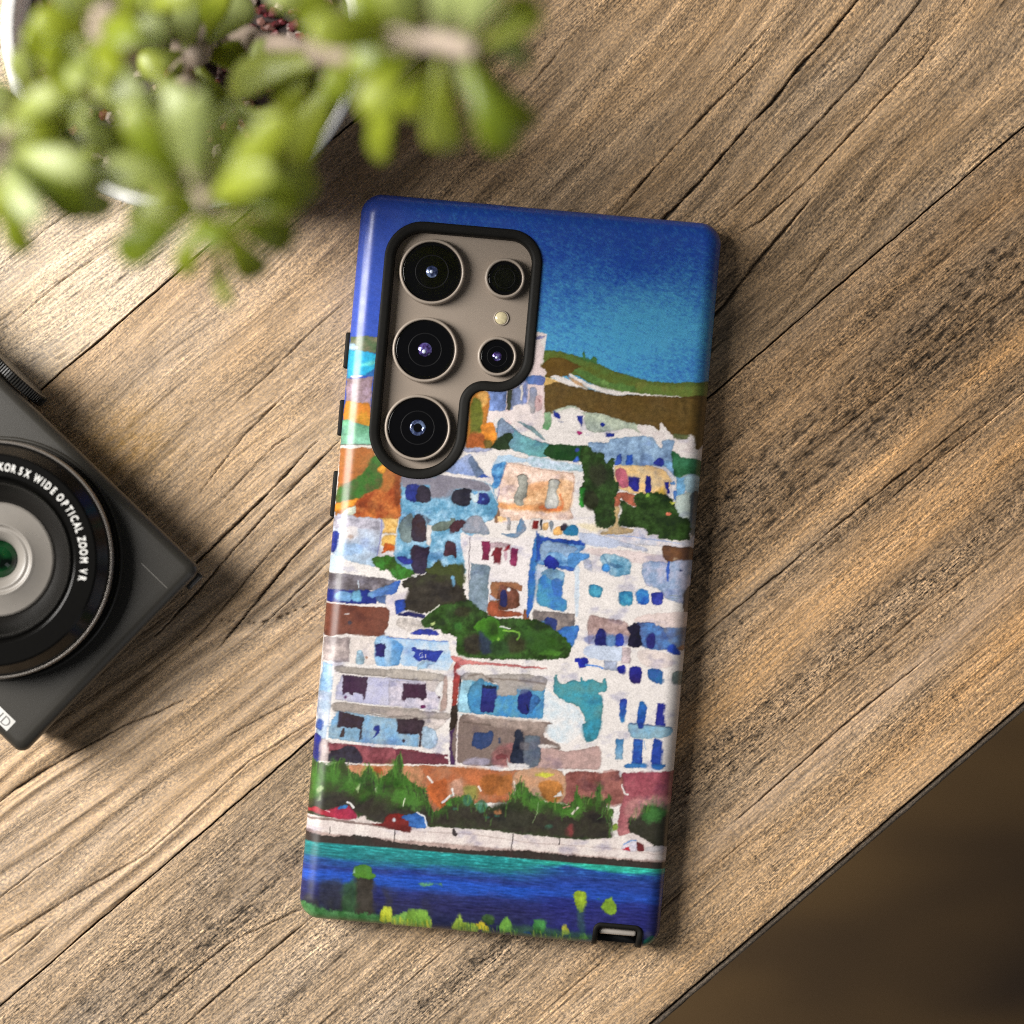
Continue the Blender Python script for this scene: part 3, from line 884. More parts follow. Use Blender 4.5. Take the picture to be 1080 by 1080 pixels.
P([(845, 375), (940, 365), (952, 455), (870, 472), (825, 435)], (46, 56, 132)); D(895, 420, 14, (90, 140, 210))
P([(780, 370), (815, 335), (858, 350), (838, 438), (790, 430)], (206, 224, 232)); P([(785, 355), (820, 338), (855, 355), (825, 375)], (110, 170, 215))
P([(105, 650), (160, 580), (230, 570), (222, 800), (140, 822), (95, 720)], (112, 128, 128), a=.95)
P([(220, 640), (250, 575), (290, 562), (340, 600), (362, 800), (225, 800)], (70, 50, 54), (60, 52, 66))
P([(340, 580), (400, 620), (365, 665)], (92, 110, 132), s=1.2)
P([(405, 690), (460, 640), (585, 620), (580, 598), (640, 610), (580, 702), (440, 722)], (106, 120, 110))
P([(600, 640), (680, 610), (745, 635), (755, 665), (690, 695), (660, 722), (580, 730)], (80, 50, 58))
P([(735, 625), (800, 572), (875, 592), (955, 745), (830, 745), (700, 720)], (140, 156, 178), (150, 150, 162))
P([(365, 660), (412, 668), (392, 862), (358, 852)], WHITE, sm=False)
P([(525, 900), (540, 835), (580, 815), (638, 850), (635, 980), (600, 952), (530, 962)], (76, 48, 58))
P([(222, 880), (258, 855), (330, 878), (395, 870), (372, 960), (350, 1110), (235, 1110), (205, 940)], (62, 48, 60), (58, 52, 82), 'd')
P([(80, 960), (210, 985), (212, 1035), (130, 1032)], (50, 60, 158))
S([(100, 590), (75, 740), (60, 900)], .9, WHITE, a=.8)
# ---- red windowed house and blue house right of it
T(500, 560, 9)
P([(-130, 55), (0, 62), (160, 60), (400, 70), (590, 40), (575, 110), (530, 350), (500, 800), (470, 800), (130, 830), (0, 700)], (230, 222, 222), e=.04, n=.6)
P([(-10, 315), (142, 332), (136, 460), (125, 752), (50, 755), (-50, 690), (-30, 320)], (120, 142, 156), (128, 146, 164))
S([(-40, 60), (-45, 250), (-55, 500)], .8, (96, 86, 96))
P([(68, 98), (150, 100), (150, 190), (135, 278), (70, 272), (80, 190)], (146, 46, 88), (120, 40, 66), 'd', sm=False)
P([(165, 240), (200, 152), (268, 160), (246, 312), (185, 308), (188, 240)], (114, 42, 52), (124, 40, 48), sm=False)
P([(163, 112), (320, 115), (330, 150), (205, 150), (165, 165)], (176, 146, 156), a=.85)
P([(280, 185), (330, 130), (342, 165), (292, 190)], (172, 30, 50))
P([(290, 200), (312, 200), (305, 272), (288, 268)], (228, 172, 192), a=.8)
P([(352, 172), (400, 168), (416, 190), (402, 326), (345, 322)], (144, 46, 88), (160, 60, 100))
P([(165, 482), (250, 482), (380, 488), (450, 520), (446, 572), (370, 552), (240, 540), (240, 672), (150, 662), (160, 560)], (168, 112, 76), (150, 94, 66))
P([(240, 530), (330, 532), (420, 580), (432, 692), (385, 732), (230, 742)], (104, 62, 46), (122, 74, 60))
P([(250, 575), (308, 575), (305, 712), (250, 700)], (44, 46, 98))
D(330, 558, 19, (222, 226, 232))
P([(143, 672), (235, 692), (240, 750), (380, 762), (462, 790), (400, 812), (150, 802)], (152, 76, 50))
P([(468, 770), (510, 768), (532, 930), (480, 952)], (132, 82, 56))
P([(200, 842), (470, 840), (480, 940), (260, 905)], (110, 118, 80))
P([(148, 600), (238, 662), (148, 652)], (192, 198, 222))
P([(570, 100), (610, 80), (600, 330), (582, 560), (545, 745), (500, 802), (520, 420)], (64, 134, 204), (50, 100, 192))
P([(590, 25), (700, 70), (1062, 98), (1052, 160), (960, 242), (942, 382), (780, 352), (590, 312)], (72, 132, 202), (122, 168, 212), sm=False)
P([(592, 0), (625, 55), (760, 70), (1062, 95), (1050, 140), (800, 110), (645, 92), (632, 270), (590, 292)], (46, 82, 184), sm=False)
P([(652, 100), (960, 150), (950, 200), (900, 262), (840, 222), (720, 200), (645, 280)], (136, 166, 202))
P([(662, 290), (690, 245), (735, 235), (790, 280), (805, 352), (700, 366)], (40, 50, 152))
P([(900, 222), (1080, 212), (1085, 262), (1000, 302), (950, 378), (890, 350)], (76, 138, 206))
P([(800, 330), (950, 350), (940, 385), (800, 355)], (46, 90, 190), a=.8)
P([(585, 335), (690, 345), (660, 400), (590, 530)], (196, 212, 232), a=.8)
P([(600, 540), (625, 440), (720, 360), (850, 392), (852, 470), (830, 620), (888, 672), (850, 762), (680, 722), (592, 670)], (80, 166, 208), (58, 120, 192))
P([(635, 402), (720, 360), (852, 392), (842, 465), (740, 472), (680, 420)], (122, 166, 196), e=.15)
P([(740, 470), (832, 462), (830, 602), (760, 602)], (56, 104, 192), a=.75)
P([(562, 752), (955, 785), (940, 1090), (880, 1090), (750, 1000), (560, 955), (555, 850)], (122, 112, 112), (142, 128, 122), sm=False)
P([(658, 870), (700, 825), (782, 840), (780, 945), (720, 1002), (660, 972)], (46, 60, 122))
P([(555, 900), (665, 850), (665, 975), (555, 965)], (86, 136, 192), s=.9)
P([(730, 1000), (840, 920), (950, 898), (998, 920), (935, 1100), (860, 1070)], (70, 142, 212), (60, 110, 196))
P([(955, 370), (1002, 372), (990, 770), (958, 775)], (196, 216, 236), a=.75, e=0)
# ---- white houses on the right
T(590, 560, 7.2)
P([(150, 20), (300, 30), (440, 75), (420, 130), (200, 102)], (190, 200, 226), e=.05)
P([(200, 135), (540, 150), (800, 192), (812, 242), (560, 245), (330, 205)], (224, 206, 204), e=.05)
P([(788, 112), (900, 125), (1045, 138), (1040, 238), (822, 238)], (130, 86, 56), (98, 68, 54))
S([(800, 112), (1040, 140)], 1.0, (64, 48, 44), a=.7)
P([(870, 190), (900, 215), (870, 228)], (210, 170, 130), s=.8)
P([(640, 240), (822, 236), (1040, 238), (1010, 540), (940, 552), (820, 520), (770, 455), (700, 422), (645, 390)], (150, 176, 216), (180, 180, 204))
P([(815, 240), (836, 240), (830, 366), (815, 366)], (60, 100, 204)); D(925, 300, 10, (60, 70, 120))
S([(830, 490), (900, 492)], .8, (130, 150, 140)); S([(820, 515), (900, 515)], .8, (140, 160, 170), a=.7)
P([(312, 200), (360, 170), (440, 185), (540, 232), (530, 330), (480, 335), (440, 352), (390, 332), (370, 305), (330, 302), (330, 260)], (96, 162, 202), (148, 184, 204))
P([(325, 260), (370, 250), (380, 300), (330, 305)], (64, 140, 210)); P([(330, 180), (380, 240), (470, 260), (465, 285), (380, 260)], (66, 112, 160), a=.7)
P([(192, 222), (240, 228), (248, 302), (188, 282)], (184, 190, 212), a=.8)
P([(228, 415), (250, 406), (325, 432), (310, 502), (235, 492)], (52, 138, 190), (70, 160, 190), e=.3)
P([(455, 468), (550, 462), (548, 558), (460, 558)], (50, 136, 192), (70, 160, 190), e=.3)
P([(590, 455), (672, 452), (672, 550), (592, 548)], (42, 92, 202), (60, 140, 205), e=.2)
P([(702, 475), (745, 465), (790, 475), (775, 562), (705, 545)], (50, 60, 166), (60, 70, 172), e=.25)
P([(945, 480), (1000, 425), (1020, 560), (990, 625), (950, 612)], (72, 72, 72), (126, 104, 92), 'd')
P([(225, 650), (360, 665), (520, 702), (530, 840), (480, 845), (360, 792), (280, 792), (222, 855)], (168, 136, 132), (182, 154, 150))
P([(222, 795), (520, 795), (500, 875), (222, 858)], (122, 134, 184), a=.65, s=1.4, e=0)
P([(265, 870), (275, 785), (322, 735), (358, 795), (366, 878), (305, 880), (285, 902)], (40, 42, 112), (50, 56, 140))
P([(418, 868), (425, 795), (462, 780), (492, 812), (478, 874)], (46, 64, 170))
P([(360, 800), (425, 800), (420, 872), (365, 872)], (96, 140, 196), a=.85)
P([(585, 710), (660, 688), (740, 700), (800, 735), (960, 732), (955, 870), (900, 890), (800, 905), (620, 875)], (86, 106, 162), (78, 126, 192))
P([(800, 732), (985, 728), (960, 905), (850, 862), (820, 800)], (130, 136, 158), (104, 134, 184))
P([(515, 735), (600, 700), (612, 800), (628, 872), (528, 876), (535, 780)], (42, 40, 62))
P([(660, 870), (668, 800), (705, 775), (728, 800), (722, 874), (690, 892)], (50, 50, 122))
S([(590, 712), (660, 690), (740, 702), (785, 740)], 1.2, (64, 66, 110), a=.8)
P([(575, 690), (590, 655), (700, 630), (990, 620), (985, 725), (780, 728), (700, 692)], (222, 202, 196), (226, 206, 202), e=.06)
P([(820, 882), (870, 860), (900, 890), (928, 942), (830, 922)], (46, 76, 182)); P([(905, 885), (955, 868), (950, 905), (915, 905)], (192, 142, 114))
P([(215, 872), (480, 892), (462, 985), (215, 960)], (200, 212, 234), e=.05)
P([(478, 880), (542, 890), (538, 1012), (470, 1002)], (206, 186, 190), sm=False)
P([(600, 910), (780, 918), (860, 965), (840, 1035), (640, 1022)], (229, 213, 207), e=.06)
P([(122, 970), (210, 965), (205, 1032), (118, 1028)], (40, 50, 172)); S([(200, 1018), (260, 1022), (330, 1042)], 1.8, (86, 136, 216))
P([(340, 988), (440, 990), (436, 1062), (338, 1052)], (174, 184, 210), sm=False)
T(570, 690, 7.2)
P([(580, 112), (612, 82), (645, 90), (642, 142), (605, 152)], (40, 45, 152))
P([(680, 102), (762, 100), (760, 212), (680, 208)], (44, 54, 176), (48, 34, 88), 'd')
P([(818, 118), (918, 118), (930, 218), (880, 220), (822, 182)], (46, 118, 182), (50, 90, 160))
P([(1008, 138), (1090, 142), (1085, 228), (1005, 220)], (118, 134, 132))
P([(30, 280), (110, 320), (250, 390), (325, 480), (300, 600), (170, 680), (20, 560)], (212, 226, 236), (226, 224, 224), e=0)
P([(100, 265), (108, 170), (122, 158), (140, 212), (190, 222), (250, 195), (298, 212), (310, 172), (332, 202), (400, 192), (468, 218), (480, 188), (502, 196), (495, 282), (440, 292), (472, 340), (465, 500), (430, 632), (348, 662), (320, 540), (342, 520), (322, 450), (270, 390), (180, 352), (122, 312)], (90, 164, 172), (58, 146, 166), e=.28)
P([(320, 540), (460, 480), (440, 620), (350, 660)], (46, 138, 172), a=.6, s=2)
P([(612, 345), (655, 350), (650, 440), (632, 512), (605, 512), (600, 440)], (44, 54, 174), (52, 134, 198), 'd')
P([(735, 480), (755, 362), (802, 392), (800, 500), (775, 532), (735, 526)], (44, 118, 198), (40, 70, 176), 'd')
P([(890, 370), (945, 375), (942, 460), (950, 552), (870, 542)], (44, 48, 162), (46, 52, 140), sm=False)
P([(675, 525), (800, 532), (900, 545), (1000, 560), (992, 612), (900, 636), (700, 632)], (152, 192, 212), (118, 166, 196))
S([(675, 525), (800, 535), (1000, 562)], .9, (62, 66, 112), a=.85)
P([(738, 525), (782, 530), (775, 566), (742, 562)], (44, 74, 172))
P([(575, 640), (630, 645), (628, 740), (625, 802), (565, 800)], (54, 124, 190), (156, 192, 214), 'd', sm=False, e=.25)
P([(710, 642), (775, 650), (772, 832), (690, 832)], (44, 72, 172), (46, 92, 178), sm=False)
P([(648, 836), (720, 828), (802, 832), (790, 862), (645, 862)], (58, 122, 192))
P([(845, 835), (858, 662), (890, 645), (926, 668), (916, 835)], (46, 80, 178), (44, 70, 164))
P([(840, 838), (920, 838), (955, 848), (900, 878), (850, 870)], (50, 112, 184)); S([(785, 660), (800, 720)], 1, (110, 150, 200), a=.7)
P([(0, 702), (130, 690), (150, 735), (300, 725), (445, 700), (446, 868), (300, 872), (-60, 862), (-100, 750)], (196, 162, 156), (184, 150, 144))
P([(-40, 512), (72, 516), (30, 560), (32, 630), (140, 690), (0, 682), (-40, 620)], (176, 142, 136), a=.9)
P([(-20, 688), (120, 692), (0, 712)], (228, 220, 218))
S([(-80, 872), (440, 884)], 1.6, (228, 220, 216))
P([(168, 1010), (175, 945), (215, 900), (300, 888), (460, 900), (612, 895), (632, 1000), (640, 1130), (160, 1130)], (142, 80, 74), (152, 94, 86))
P([(460, 905), (612, 900), (630, 1130), (465, 1130)], (158, 98, 90), a=.6, s=1)
P([(622, 912), (690, 895), (985, 895), (1030, 920), (1015, 1300), (620, 1400), (600, 1200), (640, 1060)], (158, 70, 86), (184, 118, 118), 'd')
P([(598, 896), (618, 898), (612, 935), (600, 930)], (232, 226, 224)); S([(620, 990), (632, 1040), (640, 1062), (665, 1065)], 1.5, (232, 226, 224))
# ---- lower left apartment house
T(320, 640, 9)
P([(190, 285), (442, 292), (440, 520), (300, 532), (180, 512)], (166, 150, 150), (190, 174, 170), sm=False)
P([(448, 290), (682, 290), (682, 548), (445, 540)], (226, 214, 208), e=.05, sm=False)
P([(498, 440), (535, 410), (572, 440), (568, 548), (500, 540)], (160, 194, 214)); D(600, 480, 14, (176, 130, 110))
P([(690, 295), (862, 292), (942, 345), (920, 520), (870, 562), (690, 552)], (168, 204, 232), (64, 138, 214), 'r')
P([(740, 300), (830, 310), (820, 540), (780, 540)], (196, 214, 234), a=.6, s=2, e=0)
P([(678, 350), (775, 350), (772, 472), (682, 472)], (44, 40, 104), sm=False)
P([(180, 520), (280, 540), (275, 700), (262, 850), (130, 842)], (130, 176, 222), (158, 196, 226), sm=False)
P([(370, 650), (1090, 690), (1090, 960), (620, 925), (300, 880), (330, 720)], (202, 200, 222), (184, 184, 216), sm=False)
P([(140, 840), (270, 850), (240, 1000), (115, 1010)], (180, 186, 214), (130, 150, 200), sm=False)
P([(310, 560), (560, 578), (820, 600), (1095, 620), (1095, 700), (820, 664), (560, 645), (340, 622)], (174, 164, 156), (160, 150, 142))
S([(340, 622), (560, 645), (820, 662), (1090, 700)], 1.0, (112, 104, 98), a=.8)
S([(190, 508), (300, 535), (560, 555), (1090, 598)], 1.5, (232, 226, 222))
P([(375, 648), (612, 668), (600, 760), (590, 850), (572, 895), (560, 830), (480, 812), (470, 842), (420, 812), (370, 832)], (76, 48, 76), (70, 50, 70), sm=False)
D(400, 858, 16, (96, 46, 96))
P([(270, 920), (390, 902), (640, 930), (1095, 968), (1095, 1090), (820, 1040), (640, 1010), (400, 1000), (280, 982)], (174, 162, 154), (160, 148, 140))
S([(300, 990), (480, 1010), (640, 1018), (820, 1052), (1090, 1085)], 1.2, (104, 96, 92), a=.75)
S([(270, 885), (620, 930), (1090, 962)], 1.2, (232, 226, 222))
T(410, 650, 9)
P([(40, 210), (320, 222), (622, 245), (612, 400), (560, 512), (250, 475), (110, 452), (130, 280)], (206, 222, 238), (150, 190, 230), e=.04)
S([(-20, 198), (60, 205), (300, 222), (622, 246)], 1.0, (84, 112, 190), a=.85)
S([(0, 190), (50, 196)], 1.1, (60, 50, 60), a=.8)
P([(0, 115), (400, 110), (500, 160), (640, 205), (630, 240), (300, 212), (0, 190)], (230, 222, 220), e=.05)
P([(100, 60), (260, 20), (330, 100), (250, 150), (120, 120)], (200, 190, 184), a=.8, e=.05)
P([(215, 165), (290, 122), (440, 130), (468, 160), (462, 182), (300, 175)], (50, 60, 160))
P([(215, 302), (250, 296), (270, 312), (420, 325), (516, 325), (455, 432), (350, 420), (270, 422), (228, 382), (250, 348), (220, 330)], (44, 60, 168), (50, 70, 176), sm=False)
S([(290, 375), (300, 350), (318, 345)], .7, (205, 215, 235)); S([(318, 362), (325, 390), (300, 392)], .7, (205, 215, 235))
P([(310, 430), (442, 436), (380, 470), (330, 500), (270, 500)], (160, 200, 230), a=.8)
P([(0, 502), (230, 510), (420, 535), (522, 560), (512, 612), (300, 606), (0, 580)], (192, 182, 174), (176, 166, 156))
S([(0, 582), (300, 608), (500, 612)], .9, (118, 106, 100), a=.8)
P([(0, 610), (300, 615), (480, 630), (500, 720), (480, 890), (0, 852)], (196, 192, 214), (206, 196, 208), sm=False)
P([(360, 620), (480, 620), (470, 700), (380, 710)], (196, 184, 178), a=.8, s=1.2)
P([(140, 638), (356, 642), (358, 772), (310, 808), (300, 780), (170, 772), (150, 812), (122, 792)], (80, 50, 72), (66, 46, 62), sm=False)
P([(305, 845), (345, 838), (352, 866), (310, 868)], (108, 40, 90))
P([(516, 592), (562, 570), (558, 720), (545, 882), (480, 892), (512, 740)], (190, 166, 156), (178, 148, 140))
P([(440, 720), (480, 625), (522, 620), (500, 740), (490, 880), (468, 870), (480, 780)], (230, 226, 226)); D(478, 768, 13, (84, 64, 76))
P([(560, 540), (622, 480), (600, 900), (570, 1080), (420, 1080), (540, 960)], (228, 220, 216), e=.04)
P([(0, 882), (300, 900), (582, 922), (540, 985), (440, 962), (300, 970), (0, 952)], (184, 172, 164), (166, 152, 146))
S([(0, 952), (200, 945), (300, 972), (440, 965), (540, 990)], 1.2, (120, 108, 104), a=.7)
P([(320, 970), (540, 985), (480, 1060), (420, 1090), (330, 1060)], (206, 192, 188), a=.8)
T(320, 730, 9)
P([(330, 180), (590, 215), (900, 260), (1095, 262), (1095, 530), (620, 485), (230, 440), (250, 300)], (158, 190, 212), (116, 162, 202), sm=False)
P([(400, 350), (540, 360), (530, 440), (330, 420)], (112, 160, 196), a=.6, s=2, e=0)
P([(340, 180), (460, 212), (580, 240), (565, 300), (552, 440), (530, 455), (542, 350), (480, 340), (320, 332)], (66, 50, 54), (60, 48, 62), sm=False)
P([(362, 350), (390, 352), (382, 420), (350, 418)], (74, 60, 60))
P([(700, 315), (722, 325), (715, 390), (650, 442), (692, 380), (660, 352)], (48, 64, 166))
P([(905, 262), (1095, 250), (1090, 400), (1000, 400), (905, 392)], (66, 50, 56), sm=False); D(950, 460, 17, (70, 56, 66))
P([(140, -10), (262, 0), (240, 300), (215, 450), (110, 450)], (160, 186, 216), (182, 190, 206), sm=False)
P([(85, 420), (165, 430), (155, 650), (70, 650)], (46, 56, 162), (40, 44, 110)); P([(130, 262), (192, 282), (170, 362), (110, 342)], (62, 92, 172))
P([(160, 460), (245, 470), (240, 655), (150, 650)], (170, 150, 150), a=.8)
P([(240, 478), (520, 500), (800, 530), (1095, 552), (1095, 690), (560, 682), (240, 655)], (130, 64, 72), (148, 78, 86), sm=False)
P([(250, 660), (258, 560), (340, 542), (420, 510), (510, 540), (552, 682)], (58, 50, 60), (60, 56, 72))
S([(220, 442), (500, 490), (1090, 538)], 2.2, (232, 226, 222)); S([(140, 658), (560, 684), (1090, 690)], 1.4, (228, 218, 212))
T(420, 740, 7.714)
P([(-10, 142), (212, 150), (206, 230), (190, 262), (186, 368), (170, 360), (170, 268), (90, 262), (-10, 245)], (66, 52, 60), sm=False)
P([(200, 222), (262, 210), (318, 270), (302, 372), (196, 372)], (166, 194, 220), (186, 206, 226), e=.25)
S([(-20, 362), (180, 378), (410, 420)], 1.8, (230, 222, 220))
P([(-20, 390), (400, 432), (418, 512), (-20, 505)], (122, 62, 74), (110, 52, 64), sm=False)
# ---- red brown column and the middle house
T(410, 650, 9)
P([(622, 470), (640, 432), (700, 440), (690, 510), (640, 860), (598, 860)], (186, 76, 80), (146, 56, 46), 'd', sm=False)
P([(598, 850), (670, 835), (650, 1070), (580, 1070)], (62, 50, 46), sm=False)
S([(706, 462), (680, 620), (650, 950)], 1.5, (42, 32, 36))
T(420, 740, 7.714)
P([(420, 245), (478, 180), (470, 350), (462, 515), (420, 512)], (84, 56, 98), (74, 46, 84), sm=False)
P([(430, 60), (490, 40), (474, 195), (415, 245)], (60, 50, 44), sm=False)
# ---- the big trees in the middle
T(420, 570, 9)
P([(770, 640), (860, 700), (960, 745), (1090, 740), (1320, 755), (1420, 800), (1500, 860), (1600, 930), (1640, 1010), (1600, 1110), (1400, 1130), (1090, 1130), (700, 1120), (545, 1080), (548, 930), (490, 885), (430, 882), (370, 842), (250, 822), (215, 768), (270, 715), (400, 610), (640, 560), (720, 600)], (46, 64, 32), (56, 92, 38), w=1.0)
P([(30, 430), (95, 365), (150, 330), (250, 320), (270, 265), (330, 240), (382, 192), (425, 250), (500, 228), (560, 250), (600, 225), (632, 285), (620, 430), (640, 560), (500, 600), (390, 618), (270, 690), (150, 670), (65, 645), (100, 480)], (61, 56, 48), (60, 62, 42), w=1.2)
P([(262, 290), (330, 240), (382, 195), (425, 250), (500, 230), (600, 232), (625, 300), (615, 430), (560, 420), (480, 320), (380, 330)], (76, 86, 42), (64, 72, 40), s=1.6, e=0, w=1.2)
P([(100, 470), (300, 400), (560, 430), (600, 560), (400, 600), (260, 680), (80, 640)], (62, 56, 50), s=2.2, e=0, a=.9)
P([(500, 350), (535, 345), (540, 425), (518, 435)], (112, 168, 208))
S([(255, 722), (330, 660), (392, 612)], 1.1, (214, 214, 200))
P([(710, 820), (800, 742), (900, 728), (1000, 820), (1040, 860), (955, 965), (890, 995), (800, 905)], (74, 136, 38), (56, 106, 32), w=1.2, s=1, e=0)
P([(860, 790), (930, 780), (945, 890), (880, 900)], (44, 62, 28), a=.75, s=2.4, e=0)
P([(540, 780), (600, 790), (590, 850), (530, 830)], (60, 118, 48), a=.7, s=2, e=0)
P([(560, 640), (680, 640), (660, 720), (540, 710)], (58, 54, 38), a=.8, s=2, e=0)
P([(640, 920), (770, 900), (780, 1060), (640, 1060)], (60, 52, 44), a=.9, s=2, e=0)
P([(770, 870), (820, 900), (900, 990), (890, 1060), (790, 1060)], (48, 56, 84), a=.85, s=2, e=0)
P([(880, 990), (960, 940), (1060, 1000), (1040, 1080), (900, 1080)], (46, 70, 40), a=.8, s=2, e=0)
P([(1200, 900), (1350, 860), (1480, 930), (1560, 1020), (1450, 1060), (1250, 1040)], (58, 98, 36), (50, 84, 36), a=.85, s=2.4, e=0, w=1.5)
P([(1050, 920), (1180, 930), (1200, 1040), (1060, 1060)], (62, 58, 42), a=.8, s=2.6, e=0)
P([(1340, 1070), (1450, 1050), (1560, 1060), (1500, 1100)], (80, 140, 44), a=.8, s=1.4, e=0)
S([(1000, 855), (1090, 860), (1150, 880), (1150, 915), (1130, 940)], 2.0, (128, 190, 62), a=.9)
D(950, 935, 16, (140, 200, 70)); P([(308, 788), (350, 768), (345, 800), (315, 808)], (196, 218, 130))
S([(260, 1080), (262, 1110)], 1, WHITE)
S([(970, 815), (1060, 835)], 1.4, (214, 214, 210))
P([(130, 325), (180, 325), (170, 348), (135, 345)], (222, 222, 218))
T(410, 650, 9)
P([(560, 165), (640, 200), (632, 240), (650, 370), (840, 410), (1080, 425), (1480, 425), (1800, 440), (1800, 560), (1300, 520), (700, 480), (590, 400)], WHITE, e=.03, sm=False)
P([(585, 385), (640, 380), (800, 425), (1080, 448), (1470, 490), (1440, 500), (1080, 482), (840, 458), (720, 470), (640, 440)], (206, 112, 114), (214, 132, 126))
T(480, 680, 9)
P([(80, 195), (400, 200), (860, 250), (860, 320), (80, 300)], (230, 222, 218), e=.04)
P([(60, 350), (280, 342), (400, 380), (600, 425), (855, 390), (832, 705), (500, 685), (150, 650), (35, 645)], (98, 172, 206), (58, 130, 192), sm=False)
P([(60, 350), (160, 350), (120, 500), (140, 640), (30, 640)], (150, 200, 222), s=1.2, e=0)
P([(80, 272), (180, 262), (300, 285), (560, 275), (862, 312), (856, 395), (820, 440), (600, 420), (580, 472), (400, 482), (390, 365), (80, 330)], (180, 170, 162), (160, 152, 148))
S([(130, 295), (250, 270), (300, 320), (500, 330), (700, 345), (852, 372)], 1.6, (110, 94, 84), a=.6, s=1)
S([(330, 330), (350, 350)], 3.2, (84, 68, 60), a=.7, s=1.2)
P([(115, 500), (165, 380), (270, 338), (275, 640), (150, 632)], (82, 152, 196), (64, 138, 190), e=.35)
P([(252, 382), (390, 395), (400, 480), (385, 520), (362, 645), (240, 642)], (46, 62, 146), (52, 46, 112), 'd', sm=False)
P([(252, 380), (392, 386), (388, 420), (260, 405)], (46, 50, 72), sm=False)
P([(595, 530), (612, 450), (660, 422), (728, 470), (700, 640), (650, 660), (602, 622)], (44, 54, 142), (40, 44, 110))
P([(725, 495), (770, 480), (805, 520), (760, 600), (700, 650)], (66, 126, 196), e=.3); S([(680, 580), (690, 620)], 1.4, (30, 30, 50))
P([(600, 410), (720, 400), (720, 440), (600, 470)], (110, 130, 150), a=.6, s=1.5, e=0)
S([(30, 648), (150, 660), (400, 690), (880, 730)], 1.9, (230, 220, 214))
P([(40, 690), (300, 700), (895, 742), (862, 770), (850, 880), (985, 955), (980, 1000), (820, 960), (800, 1120), (600, 1140), (10, 1110)], (140, 120, 112), (120, 102, 96))
P([(100, 670), (420, 690), (840, 740), (820, 860), (600, 800), (300, 760)], (172, 152, 142), a=.75, s=2, e=0)
S([(80, 735), (340, 765)], 1.6, (88, 74, 66), a=.6, s=1)
P([(380, 990), (560, 930), (640, 1000), (560, 1140), (360, 1140)], (156, 96, 96), a=.8, s=2, e=0)
P([(160, 920), (200, 830), (290, 840), (330, 810), (362, 850), (340, 940), (260, 992), (180, 970)], (54, 76, 128), (58, 70, 110))
P([(410, 900), (430, 880), (430, 930), (412, 935)], (70, 80, 110), s=.9)
P([(520, 1060), (560, 950), (560, 830), (610, 808), (650, 860), (660, 1130), (540, 1130)], (46, 52, 70), w=.8)
P([(655, 900), (690, 862), (790, 870), (808, 900), (790, 1140), (660, 1140)], (108, 122, 138), (96, 100, 114))
P([(620, 930), (700, 930), (690, 1000), (620, 990)], (130, 122, 126), a=.7, s=1.2)
P([(800, 945), (960, 960), (960, 975), (820, 985)], (226, 216, 212))
T(420, 740, 7.714)
P([(540, 478), (640, 455), (740, 475), (700, 520), (540, 512)], (166, 160, 186), a=.75, s=1.4, e=0)
P([(800, 435), (880, 430), (880, 460), (800, 465)], (128, 62, 66), a=.8, s=.8)
P([(880, 440), (910, 500), (1050, 505), (1050, 535), (960, 535), (940, 565), (905, 545)], (228, 222, 220))
S([(0, 516), (480, 524), (1080, 558)], 2.1, (230, 222, 218)); S([(490, 110), (478, 300), (474, 515)], 1.4, (228, 216, 212))
S([(385, 455), (415, 462), (412, 560), (395, 632)], 2.0, (230, 220, 216))
# ---- wall below the houses
P([(40, 528), (420, 530), (800, 560), (1180, 580), (1180, 800), (800, 820), (560, 830), (420, 860), (300, 900), (140, 700)], (192, 124, 88), (172, 96, 60))
P([(230, 700), (330, 640), (400, 640), (385, 870), (300, 835)], (184, 92, 46), s=1.4, e=0)
P([(440, 540), (700, 545), (820, 600), (760, 700), (560, 640)], (186, 104, 62), a=.8, s=2.5, e=0)
P([(430, 660), (520, 640), (520, 790), (440, 790)], (190, 140, 116), s=1.6, e=0)
P([(660, 640), (760, 590), (860, 620), (820, 720), (720, 760)], (150, 88, 40), a=.8, s=2, e=0)
P([(860, 600), (930, 610), (920, 720), (800, 760)], (184, 110, 52), a=.8, s=1.5, e=0)
P([(530, 700), (640, 690), (640, 790), (560, 780)], (136, 146, 66), a=.8, s=2, e=0)
T(320, 730, 9)
P([(450, 692), (1095, 705), (1095, 900), (900, 820), (680, 860), (440, 800)], (180, 130, 90), (196, 128, 92))
P([(550, 790), (610, 700), (690, 740), (700, 830), (620, 870)], (132, 152, 54), s=1.6, e=0); P([(670, 715), (740, 710), (750, 780), (690, 780)], (158, 80, 42), s=1.2, e=0)
S([(560, 690), (1095, 692)], 1.4, (230, 220, 214))
T(550, 790, 6.353)
P([(-30, 150), (270, 150), (275, 350), (100, 330), (-40, 330)], (202, 162, 132), (190, 140, 106))
P([(118, 222), (265, 228), (255, 345), (160, 345)], (176, 112, 54), s=1.3, e=0)
P([(90, 172), (150, 158), (222, 170), (160, 190)], (192, 190, 60), s=.9, e=0)
P([(215, 320), (262, 275), (270, 320)], (230, 222, 216))
